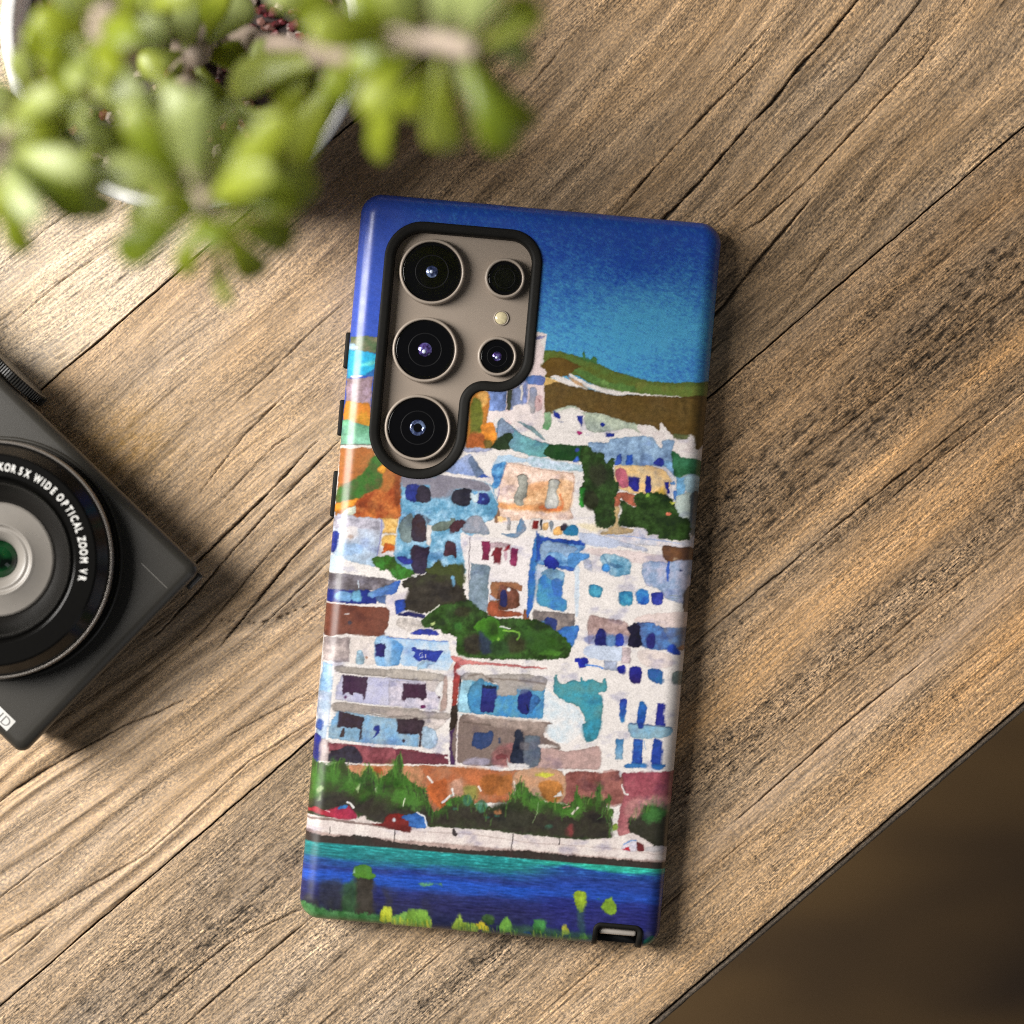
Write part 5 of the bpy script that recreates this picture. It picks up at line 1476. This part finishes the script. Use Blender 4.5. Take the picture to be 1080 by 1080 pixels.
for x, y, r, core, lab in LENSES:
    u, v = uv_of(x, y)
    cx, cy = u * K, -v * K
    lens = lathe('camera_lens', [((r - 3.2) * K, 9.3e-3), ((r - 3.8) * K, 9.60e-3), ((r - 4.4) * K, 9.66e-3), ((r - 5.0) * K, 9.66e-3), ((r - 5.6) * K, 9.65e-3), ((r - 6.2) * K, 9.62e-3), ((r - 7.0) * K, 9.62e-3), (r * .30 * K, 9.62e-3), (0.01 * K, 9.62e-3)], lens_black, phone, 80, (cx, cy, 0))
    lens['label'] = lab
    lathe('lens_ring', [((r + 0.6) * K, ZB), ((r + 0.3) * K, 9.5e-3), ((r - 0.3) * K, 10.0e-3), ((r - 1.0) * K, 10.15e-3), ((r - 2.4) * K, 10.15e-3), ((r - 3.0) * K, 10.0e-3), ((r - 3.3) * K, 9.2e-3)], ring_m, lens, 80, (cx, cy, 0))
    lathe('inner_ring', [(r * .52 * K, 9.61e-3), (r * .515 * K, 9.64e-3), (r * .49 * K, 9.64e-3), (r * .485 * K, 9.61e-3)], lens_dark, lens, 72, (cx, cy, 0))
    if core:
        kind = LENSES.index((x, y, r, core, lab))
        if kind == 2:      # a blue grey ring of coating round a dark pupil
            lathe('lens_core', [(core * K, 9.60e-3), (core * .97 * K, 9.74e-3), (core * .80 * K, 9.80e-3), (core * .60 * K, 9.74e-3), (core * .52 * K, 9.61e-3)], iris_b, lens, 40, (cx, cy, 0))
            lathe('lens_pupil', [(core * .55 * K, 9.64e-3), (0.1 * K, 9.645e-3)], lens_black, lens, 32, (cx, cy, 0))
        else:
            lathe('lens_core', [(core * math.sin(a) * K, 9.60e-3 + core * .30 * (math.cos(a)) * K) for a in np.linspace(math.pi / 2, 0.02, 9)], iris if kind != 0 else iris_b, lens, 40, (cx, cy, 0), cap_end=True)
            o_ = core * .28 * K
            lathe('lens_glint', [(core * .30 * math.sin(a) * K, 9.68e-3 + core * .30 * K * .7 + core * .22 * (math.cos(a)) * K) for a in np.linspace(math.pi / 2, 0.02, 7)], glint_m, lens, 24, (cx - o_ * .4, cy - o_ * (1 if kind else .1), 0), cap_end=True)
u, v = uv_of(528.7, 334.6)
fl = lathe('flash', [(6.6 * K, ZB), (6.6 * K, ZB + .00025), (6.0 * K, ZB + .00034), (3.0 * K, ZB + .0005), (0.1 * K, ZB + .0005)], simple('flash_lens', (0.55, 0.48, 0.30), rough=0.15, var=0.35, scale=1500), phone, 40, (u * K, -v * K, 0))
lathe('flash_ring', [(8.4 * K, ZB - 1e-4), (8.2 * K, ZB + .00022), (7.4 * K, ZB + .0003), (6.7 * K, ZB + .0002), (6.6 * K, ZB - 1e-4)], ring_m, fl, 40, (u * K, -v * K, 0))

# ================================================================ COMPACT CAMERA lying on its back, cut by the left edge of the picture
MM = 1e-3
lx, ly, _ = W(-5, 590, 0.026)
CAM = empty('compact_camera', (lx, ly, 0), R(-44.0))
tag(CAM, 'black compact camera lying on its back with white lettered lens ring', 'camera')
body_m = simple('camera_paint', (0.029, 0.0265, 0.022), rough=0.36, var=0.10, scale=5000, bump=0.10, spec=0.45)
black_m = simple('barrel_black', (0.0035, 0.0033, 0.003), rough=0.2, var=0.2, spec=0.2)
black_g = simple('barrel_gloss', (0.020, 0.019, 0.018), rough=0.24, var=0.2, spec=0.5)
PXM = 0.2164                    # millimetres per photo pixel at the camera's front
BX0, BX1, BY0, BY1 = -69.0, 160.0 * PXM, -135.0 * PXM, 139.0 * PXM


def round_rect(x0, x1, y0, y1, r, seg=10):
    return rounded_poly([(x0, y0), (x1, y0), (x1, y1), (x0, y1)], [r] * 4, seg)


rings = []
zf, fr = 20.0, 2.4
prof = [(4.5, 0.0), (3.4, 0.3), (2.8, 1.2), (2.2, 3.5), (1.2, 8.0), (0.3, 14.0), (0.0, zf - fr)]
prof += [(fr * (1 - math.cos(a)), zf - fr + fr * math.sin(a)) for a in np.radians([12, 24, 36, 48, 60, 72, 82, 90])]
prof += [(fr + 1.5, zf + 0.02)]
for ins_, z in prof:
    p = round_rect(BX0 + ins_, BX1 - ins_, BY0 + ins_, BY1 - ins_, max(2.6 - min(ins_, fr) * .6, 1.0))
    rings.append([(q_[0] * MM, q_[1] * MM, z * MM) for q_ in p])
body = rings_mesh('camera_body', rings, body_m, CAM, cap_start=True, cap_end=True)
body.data.set_sharp_from_angle(angle=R(50))
rbox('body_seam', 0.2 * PXM * 190 * MM, 0.22 * MM, 0.10 * MM, (129 * PXM * MM, 100 * PXM * MM, (zf + 0.02) * MM), simple('seam_grey', (0.15, 0.14, 0.125), rough=0.5), CAM, bev=0.00003)

# lens barrel
BP = 0.2128


def bl(pts):
    return [(r * BP * MM, (z - 9.0) * MM) for r, z in pts]


collar = lathe('lens_collar', bl([(132, 28.8), (131.4, 29.25), (130, 29.4), (127.5, 29.4), (126.5, 28.8)]), body_m, CAM, 128)
barrel = lathe('lens_barrel', bl([(125, 28.8), (126, 30.0), (126, 36.2), (125.4, 36.9), (124.2, 37.2), (122.6, 37.2), (112.5, 40.6), (110.5, 41.0), (109.8, 41.0), (109, 41.0), (92, 41.0), (90.5, 41.0), (89.6, 41.0), (88.5, 40.9), (87.6, 40.4), (87.2, 39.6), (85.6, 39.4), (84.6, 39.8), (83, 39.9), (81.5, 39.4), (81.0, 39.0), (80, 38.6), (65, 34.5), (64, 34.2), (61, 33.2)]), black_m, CAM, 160)
barrel.data.set_sharp_from_angle(angle=R(14))
rim = lathe('barrel_rim', bl([(126.3, 35.6), (126.8, 36.3), (126.3, 37.0), (125.2, 37.35), (123.8, 37.3), (123.2, 36.8)]), simple('rim_metal', (0.22, 0.20, 0.18), rough=0.35, metal=0.6), barrel, 160)
shut_m = simple('lens_grey', (0.235, 0.215, 0.192), rough=0.36, var=0.06, scale=700, spec=0.6)
shut = lathe('inner_ring', bl([(62, 33.0), (60, 33.5), (58.5, 33.7), (40, 33.5), (38.6, 33.9), (37.2, 33.9), (36.4, 33.3), (32.6, 33.0), (31.4, 33.3), (30, 33.2), (24, 32.2), (20.4, 31.0), (19.8, 30.0)]), shut_m, barrel, 128)


def pupil_material():
    m, nt, b = mat_new('coated_glass')
    tc = nd(nt, 'ShaderNodeTexCoord')
    nz = nd(nt, 'ShaderNodeTexNoise', i_Scale=260.0, i_Detail=1.0)
    nt.links.new(tc.outputs['Object'], nz.inputs['Vector'])
    cr = nd(nt, 'ShaderNodeValToRGB')
    cr.color_ramp.elements[0].position = .42; cr.color_ramp.elements[0].color = (0.001, 0.004, 0.002, 1)
    cr.color_ramp.elements[1].position = .62; cr.color_ramp.elements[1].color = (0.004, 0.045, 0.012, 1)
    nt.links.new(nz.outputs['Fac'], cr.inputs['Fac'])
    nt.links.new(cr.outputs['Color'], b.inputs['Base Color'])
    b.inputs['Roughness'].default_value = 0.05
    return m


lathe('front_glass', bl([(20, 30.2), (15, 31.2), (9, 31.9), (4, 32.2), (0.1, 32.25)]), pupil_material(), barrel, 64)

white_ink = simple('white_ink', (0.72, 0.71, 0.68), rough=0.5, var=0.03)
grey_ink = simple('grey_ink', (0.16, 0.155, 0.15), rough=0.5, var=0.05)


def glyph(ch, size, bold=0.0, depth=0.0):
    c = bpy.data.curves.new('glyph', 'FONT')
    c.body = ch
    c.size = size
    c.offset = bold
    c.extrude = depth
    c.align_x = 'CENTER'
    c.resolution_u = 4
    o = bpy.data.objects.new('glyph', c)
    COL.objects.link(o)
    dg = bpy.context.evaluated_depsgraph_get()
    me = bpy.data.meshes.new_from_object(o.evaluated_get(dg))
    bpy.data.objects.remove(o); bpy.data.curves.remove(c)
    return me


def lettering(name, items, mat, parent):
    """items: (character, size, bold, matrix) -> one mesh"""
    bm = bmesh.new()
    for ch, size, bold, mx in items:
        me = glyph(ch, size, bold, 0.00004)
        me.transform(mx)
        bm.from_mesh(me)
        bpy.data.meshes.remove(me)
    me = bpy.data.meshes.new(name)
    bm.to_mesh(me); bm.free()
    me.materials.append(mat)
    return link(name, me, parent)


word = [('N', -94.2), ('I', -90.8), ('K', -87.6), ('K', -83.6), ('O', -79.4), ('R', -75.5), ('5', -70.6), ('X', -66.2), ('W', -58.9), ('I', -54.6), ('D', -51.0), ('E', -46.4),
        ('O', -40.4), ('P', -35.6), ('T', -31.2), ('I', -28.0), ('C', -24.4), ('A', -19.9), ('L', -16.4), ('Z', -10.6), ('O', -6.6), ('O', -2.2), ('M', 2.8), ('V', 9.8), ('R', 14.4)]
items = []
for ch, phi in word:
    phi = phi * 0.965 - 2.6
    th = R(-phi + 44.0)
    r0 = 95.0 * BP * MM
    mx = Matrix.Translation((r0 * math.cos(th), r0 * math.sin(th), 32.06 * MM)) @ Matrix.Rotation(th - math.pi / 2, 4, 'Z') @ Matrix.Diagonal((0.70, 1, 1, 1))
    items.append((ch, 2.4 * MM, 0.06 * MM, mx))
lettering('ring_lettering', items, white_ink, barrel)

lab = rbox('model_label', 44 * PXM * MM, 14.0 * PXM * MM, 0.12 * MM, (109 * PXM * MM, -119.0 * PXM * MM, (zf + 0.02) * MM), simple('label_white', (0.66, 0.65, 0.62), rough=0.45, var=0.03), CAM, bev=0.00005)
lab['label'] = 'small white label with the grey letters HD'
items = [('H', 3.1 * MM, -0.03 * MM, Matrix.Translation((111.5 * PXM * MM, -124.2 * PXM * MM, (zf + 0.12) * MM))), ('D', 3.1 * MM, -0.03 * MM, Matrix.Translation((123.0 * PXM * MM, -124.2 * PXM * MM, (zf + 0.12) * MM)))]
lettering('label_lettering', items, grey_ink, lab)

# knurled dial on the top plate (axis along the camera's up direction)
bm = bmesh.new()
nt_ = 76
rr = 8.6
loops = []
for y, sc_ in ((BY1 + 0.2, .97), (BY1 + 0.5, 1.0), (BY1 + 2.3, 1.0), (BY1 + 2.6, .97), (BY1 + 2.65, .90)):
    loop = []
    for k in range(nt_ * 4):
        rad = (rr if (k % 4) in (0, 1) else rr - 0.55) * sc_
        a = 2 * math.pi * k / (nt_ * 4)
        loop.append(bm.verts.new(((-27.8 + rad * math.cos(a)) * MM, y * MM, (10.0 + rad * math.sin(a)) * MM)))
    loops.append(loop)
for a_, b_ in zip(loops[:-1], loops[1:]):
    for k in range(len(a_)):
        bm.faces.new((a_[k], a_[(k + 1) % len(a_)], b_[(k + 1) % len(a_)], b_[k]))
bm.faces.new(loops[-1])
bm_obj('control_dial', bm, simple('dial_black', (0.020, 0.019, 0.017), rough=0.34, var=0.2), CAM, smooth=False)

# strap lug on the right side, by the top corner
lug_m = simple('lug_metal', (0.10, 0.095, 0.088), rough=0.35, metal=0.4)
lug = rbox('strap_lug', 1.5 * MM, 4.6 * MM, 2.0 * MM, ((BX1 + 0.3) * MM, (BY1 - 3.6) * MM, 13.5 * MM), lug_m, CAM, bev=0.0003)
rbox('lug_slot', 0.7 * MM, 3.2 * MM, 0.3 * MM, ((BX1 + 0.6) * MM, (BY1 - 3.6) * MM, 14.5 * MM), simple('slot_grey', (0.26, 0.25, 0.24), rough=0.4), lug, bev=0.00008)
rbox('port_cover', 0.5 * MM, 5.5 * MM, 6 * MM, ((BX1 - 0.8) * MM, (BY1 - 10.5) * MM, 10 * MM), black_g, CAM, bev=0.0001)

# ================================================================ POT, GRAVEL AND SUCCULENT (top left)
px_, py_, _ = W(194, 30, 0.036)
pot = lathe('plant_pot', [(0.0001, 0.0004), (0.030, 0.0004), (0.0318, 0.0015), (0.0405, 0.0345), (0.0408, 0.0354), (0.0403, 0.0360), (0.0382, 0.0360), (0.0377, 0.0354), (0.0362, 0.026), (0.0340, 0.012), (0.0001, 0.010)],
            simple('white_ceramic', (0.78, 0.77, 0.75), rough=0.32, var=0.03), None, 96)
pot.location = (px_, py_, 0)
tag(pot, 'white ceramic plant pot half hidden by the leaves above it', 'pot')

rng = random.Random(7)
bm = bmesh.new()
cl_ = bm.loops.layers.float_color.new('Col')
GCOL = [(0.16, 0.022, 0.028), (0.10, 0.018, 0.020), (0.22, 0.05, 0.05), (0.30, 0.20, 0.17), (0.42, 0.33, 0.29), (0.06, 0.025, 0.02), (0.20, 0.09, 0.07)]
for i in range(720):
    rad = 0.0352 * math.sqrt(rng.random()); a = rng.random() * 2 * math.pi
    s_ = rng.uniform(0.0008, 0.0019)
    g = bmesh.ops.create_icosphere(bm, subdivisions=1, radius=s_, matrix=Matrix.Translation((rad * math.cos(a), rad * math.sin(a), 0.0270 + rng.uniform(-.001, .0016))) @ Matrix.Rotation(rng.random() * 6, 4, 'X') @ Matrix.Rotation(rng.random() * 6, 4, 'Z') @ Matrix.Diagonal((1, rng.uniform(.6, 1), rng.uniform(.5, .9), 1)))
    c = GCOL[rng.randrange(len(GCOL))]
    for v in g['verts']:
        v.co += Vector((rng.uniform(-1, 1), rng.uniform(-1, 1), rng.uniform(-1, 1))) * s_ * .18
        for l_ in v.link_loops:
            l_[cl_] = (*c, 1)
dv = [bm.verts.new((0.0355 * math.cos(2 * math.pi * k / 48), 0.0355 * math.sin(2 * math.pi * k / 48), 0.0262)) for k in range(48)]
f = bm.faces.new(dv)
for l_ in f.loops:
    l_[cl_] = (0.03, 0.014, 0.012, 1)
gm, nt, b = mat_new('red_gravel')
at = nd(nt, 'ShaderNodeAttribute', attribute_name='Col')
nz = nd(nt, 'ShaderNodeTexNoise', i_Scale=1500.0)
vm = nd(nt, 'ShaderNodeVectorMath', operation='SCALE')
ad = nd(nt, 'ShaderNodeMath', operation='ADD', i_1=0.5)
nt.links.new(nz.outputs['Fac'], ad.inputs[0]); nt.links.new(at.outputs['Color'], vm.inputs[0]); nt.links.new(ad.outputs[0], vm.inputs['Scale'])
nt.links.new(vm.outputs[0], b.inputs['Base Color'])
b.inputs['Roughness'].default_value = 0.5
gr = bm_obj('gravel', bm, gm, None, smooth=False)
gr.location = (px_, py_, 0)
tag(gr, 'dark red gravel filling the white pot under the succulent', 'gravel', kind='stuff')


def leaf_material():
    m, nt, b = mat_new('succulent_leaf')
    L = nt.links.new
    oi = nd(nt, 'ShaderNodeObjectInfo')
    tc = nd(nt, 'ShaderNodeTexCoord')
    nz = nd(nt, 'ShaderNodeTexNoise', i_Scale=95.0, i_Detail=2.0)
    L(tc.outputs['Object'], nz.inputs['Vector'])
    ad = nd(nt, 'ShaderNodeMath', operation='MULTIPLY_ADD', i_1=0.75, i_2=-0.14)
    L(oi.outputs['Random'], ad.inputs[0])
    a2 = nd(nt, 'ShaderNodeMath', operation='MULTIPLY_ADD', i_1=0.75)
    L(nz.outputs['Fac'], a2.inputs[0]); L(ad.outputs[0], a2.inputs[2])
    cr = nd(nt, 'ShaderNodeValToRGB')
    el = cr.color_ramp.elements
    el[0].position = .22; el[0].color = (0.145, 0.200, 0.012, 1)
    el[1].position = .90; el[1].color = (0.40, 0.46, 0.18, 1)
    e = el.new(.52); e.color = (0.32, 0.375, 0.032, 1)
    L(a2.outputs[0], cr.inputs['Fac'])
    L(cr.outputs['Color'], b.inputs['Base Color'])
    b.inputs['Roughness'].default_value = 0.40
    b.inputs['Specular IOR Level'].default_value = 0.5
    b.inputs['Coat Weight'].default_value = 0.15
    b.inputs['Coat Roughness'].default_value = 0.35
    tr = nd(nt, 'ShaderNodeBsdfTranslucent')
    tr.inputs['Color'].default_value = (0.62, 0.68, 0.04, 1)
    mx = nd(nt, 'ShaderNodeMixShader', i_0=0.32)
    out = nt.nodes['Material Output']
    L(b.outputs[0], mx.inputs[1]); L(tr.outputs[0], mx.inputs[2]); L(mx.outputs[0], out.inputs['Surface'])
    return m


leaf_m = leaf_material()
bark_m = simple('pale_stem', (0.38, 0.30, 0.235), rough=0.6, var=0.25, scale=240, bump=0.3)
plant = empty('succulent', (px_, py_, 0.027))
tag(plant, 'out of focus green succulent with spoon shaped leaves in the corner', 'plant')
PO = Vector((px_, py_, 0.027))
PS = np.array([0, .06, .16, .28, .40, .52, .64, .74, .83, .90, .955, .99])
PW = np.array([.20, .24, .34, .48, .64, .80, .93, 1.0, .97, .84, .60, .22])


def leaf(b_, t_, wpx, zb, zt, arch=3.0, roll=0.0, thick=0.36):
    if zb > 0.09:
        zb *= 1.34; zt *= 1.34
    B = Vector(W(*b_, zb)); T_ = Vector(W(*t_, zt))
    ax = (T_ - B) * 1.06; ln = ax.length; ax.normalize()
    up = Vector((0, 0, 1)); side = ax.cross(up).normalized(); up = side.cross(ax).normalized()
    if roll:
        q_ = Matrix.Rotation(roll, 3, ax); side = q_ @ side; up = q_ @ up
    wm = wpx * 1.02 * (HC - zt) / FPX * .5
    rings = []
    for s_, w_ in zip(PS, PW):
        c = B + ax * (ln * s_) + up * (arch * 1e-3 * math.sin(math.pi * min(s_ * .95, 1)))
        ww = wm * w_; th = min(wm * thick * (0.55 + .6 * w_), ww)
        ring = []
        for k in range(14):
            a = 2 * math.pi * k / 14
            x = math.cos(a); y = math.sin(a)
            cup = (0.18 * x * x) * wm * w_      # the upper face is slightly cupped
            ring.append(tuple(c + side * (x * ww) + up * (y * th + cup) - PO))
        rings.append(ring)
    o = rings_mesh('leaf', rings, leaf_m, plant, cap_start=True, cap_end=True)
    return o


def stem(pts, r0, r1):
    P_ = [Vector(W(x, y, z * (1.34 if z > .09 else 1))) - PO for x, y, z in pts]
    # smooth path
    path = []
    m = len(P_)
    for i in range(m - 1):
        a = P_[max(i - 1, 0)]; b2 = P_[i]; c = P_[i + 1]; d = P_[min(i + 2, m - 1)]
        for j in range(6):
            t = j / 6
            path.append(0.5 * ((2 * b2) + (c - a) * t + (2 * a - 5 * b2 + 4 * c - d) * t * t + (-a + 3 * b2 - 3 * c + d) * t ** 3))
    path.append(P_[-1])
    rings = []
    n = len(path)
    for i, p in enumerate(path):
        tv = (path[min(i + 1, n - 1)] - path[max(i - 1, 0)]).normalized()
        s1 = tv.cross(Vector((0.3, 0.2, 1))).normalized(); s2 = tv.cross(s1)
        r = r0 + (r1 - r0) * i / (n - 1)
        r *= 1 + .14 * math.sin(i * 2.1)
        rings.append([tuple(p + s1 * (r * math.cos(2 * math.pi * k / 10)) + s2 * (r * math.sin(2 * math.pi * k / 10))) for k in range(10)])
    return rings_mesh('stem', rings, bark_m, plant, cap_start=True, cap_end=True)


stem([(190, 40, .026), (195, 90, .07), (205, 150, .105), (215, 205, .120), (214, 218, .124)], .0030, .0024)
stem([(185, 35, .026), (110, 70, .06), (60, 108, .10), (22, 148, .116), (0, 168, .122)], .0040, .0028)
stem([(190, 25, .026), (140, 20, .07), (112, 30, .108), (120, -10, .115)], .0036, .0028)
stem([(205, 20, .026), (290, 50, .075), (360, 56, .115), (420, 42, .130), (462, 42, .135), (503, 54, .137)], .0028, .0022)
stem([(195, 25, .026), (215, 40, .05), (205, 60, .075)], .0034, .0024)

LEAVES = [
    # (base, tip, width, z base, z tip, arch, roll)
    # rosette in the bottom middle
    ((209, 200), (211, 98), 33, .122, .136, 2, .1), ((222, 195), (246, 112), 27, .122, .132, 2, .5), ((236, 205), (300, 122), 36, .123, .136, 3, .2),
    ((236, 222), (318, 214), 42, .126, .130, 3, -.3), ((232, 214), (328, 190), 44, .115, .108, 2, .2), ((232, 232), (272, 286), 36, .116, .110, 2, .2), ((228, 236), (242, 318), 26, .124, .118, 1, .9),
    ((214, 226), (198, 286), 29, .126, .122, 3, .1), ((204, 224), (130, 268), 38, .124, .122, 3, -.2), ((198, 208), (112, 180), 40, .122, .122, 3, .1), ((200, 196), (138, 112), 38, .120, .126, 3, -.3),
    ((204, 204), (172, 130), 32, .112, .112, 2, .3), ((234, 230), (306, 250), 38, .122, .118, 3, .2), ((206, 222), (160, 212), 34, .127, .136, 3, .1), ((218, 232), (232, 262), 30, .127, .132, 2, 0), ((228, 200), (268, 150), 30, .116, .118, 2, -.2),
    # rosette at the left edge
    ((10, 168), (114, 216), 38, .120, .112, 3, .5), ((12, 176), (88, 228), 38, .124, .126, 3, -.2), ((6, 182), (26, 262), 30, .124, .118, 2, .2), ((-4, 180), (-22, 268), 32, .122, .116, 2, 0),
    ((12, 160), (96, 178), 36, .122, .128, 3, .1), ((4, 155), (58, 132), 34, .118, .120, 3, 0), ((-6, 165), (-70, 200), 38, .122, .122, 3, 0), ((8, 170), (44, 232), 30, .126, .134, 3, .3),
    ((-2, 160), (-30, 110), 34, .120, .126, 3, 0), ((8, 188), (-2, 232), 30, .128, .130, 3, 0),
    # rosette on the left shoulder
    ((38, 104), (18, 54), 28, .102, .108, 2, 0), ((58, 100), (58, 40), 28, .106, .118, 2, .3), ((68, 104), (98, 58), 32, .106, .116, 3, 0), ((70, 116), (116, 158), 32, .108, .112, 3, -.2), ((44, 124), (-6, 138), 40, .106, .104, 3, .2),
    ((34, 112), (-24, 104), 38, .104, .110, 3, 0), ((66, 120), (72, 178), 30, .108, .110, 2, .4), ((56, 112), (98, 118), 34, .112, .122, 3, 0), ((30, 130), (52, 168), 28, .112, .116, 2, 0),
    # rosette at the top, left of the middle
    ((112, 42), (152, 122), 40, .108, .112, 3, .2), ((106, 34), (36, 22), 36, .106, .112, 3, 0), ((104, 24), (58, -24), 36, .108, .116, 3, 0), ((120, 26), (156, -30), 38, .110, .118, 3, 0), ((106, 42), (84, 92), 34, .108, .116, 2, .2),
    ((122, 34), (180, 36), 42, .108, .114, 3, .1), ((116, 30), (148, 46), 38, .114, .126, 3, 0), ((98, 36), (44, 62), 34, .102, .100, 2, 0), ((112, 10), (90, -30), 34, .112, .120, 2, 0), ((108, 46), (122, 84), 30, .114, .122, 3, -.2),
    # lower, shaded leaves above the pot
    ((200, 58), (196, -6), 40, .070, .076, 2, 0), ((212, 52), (262, 2), 38, .066, .066, 2, 0), ((208, 66), (236, 116), 36, .068, .064, 2, .3), ((192, 66), (168, 128), 38, .072, .072, 2, 0), ((210, 58), (258, 62), 34, .060, .058, 2, 0), ((192, 56), (150, 76), 34, .074, .076, 2, 0),
    ((222, 40), (232, -20), 36, .074, .082, 2, 0), ((176, 40), (160, -14), 36, .080, .090, 2, 0), ((250, 110), (306, 150), 40, .080, .078, 2, .1), ((236, 112), (196, 150), 34, .080, .078, 2, .1),
    # branch to the right
    ((366, 60), (252, 92), 46, .100, .088, 3, .25), ((368, 66), (312, 168), 46, .100, .090, 3, .1), ((350, 48), (318, -16), 42, .104, .112, 3, 0), ((416, 42), (328, 30), 44, .130, .138, 3, -.1), ((436, 54), (388, 122), 40, .132, .134, 3, .1),
    ((428, 66), (402, 164), 34, .124, .112, 2, .4), ((464, 58), (470, 152), 42, .132, .124, 3, .1), ((492, 62), (534, 156), 42, .138, .136, 3, .1), ((506, 64), (556, 128), 34, .130, .120, 2, .5), ((510, 48), (566, 4), 44, .138, .140, 3, .1),
    ((492, 40), (520, -34), 44, .138, .146, 3, 0), ((466, 34), (480, -34), 40, .136, .142, 3, 0), ((440, 36), (408, -24), 44, .132, .140, 3, 0), ((480, 56), (506, 100), 30, .132, .128, 2, .3), ((508, 58), (552, 64), 34, .134, .130, 3, -.2), ((452, 60), (430, 120), 34, .126, .118, 2, -.2),
    ((222, 210), (290, 178), 34, .126, .138, 3, .2), ((206, 214), (140, 232), 34, .120, .116, 3, 0), ((212, 196), (186, 92), 30, .116, .120, 2, -.3), ((190, 190), (110, 150), 34, .112, .106, 3, .2),
    ((240, 190), (300, 176), 36, .106, .100, 2, -.2), ((150, 130), (176, 190), 34, .092, .088, 2, .2), ((84, 170), (128, 140), 34, .096, .096, 2, 0), ((60, 140), (104, 196), 34, .104, .100, 3, .2),
    ((260, 120), (330, 126), 40, .088, .084, 2, .2), ((262, 100), (288, 46), 36, .074, .076, 2, .1), ((160, 70), (206, 122), 38, .094, .094, 2, .2), ((90, 70), (132, 116), 34, .098, .100, 2, 0),
    ((60, 70), (30, 30), 34, .100, .106, 2, .2), ((160, 10), (214, -14), 40, .100, .104, 2, 0), ((12, 130), (66, 96), 32, .118, .124, 2, 0), ((340, 60), (300, 116), 40, .096, .090, 2, .2),
    ((446, 46), (372, 70), 36, .128, .126, 3, .1), ((420, 34), (372, -10), 42, .126, .130, 3, 0), ((330, 20), (288, -20), 40, .108, .112, 3, 0), ((372, 52), (352, 106), 34, .112, .114, 3, 0),
]
for a in LEAVES:
    leaf(*a)
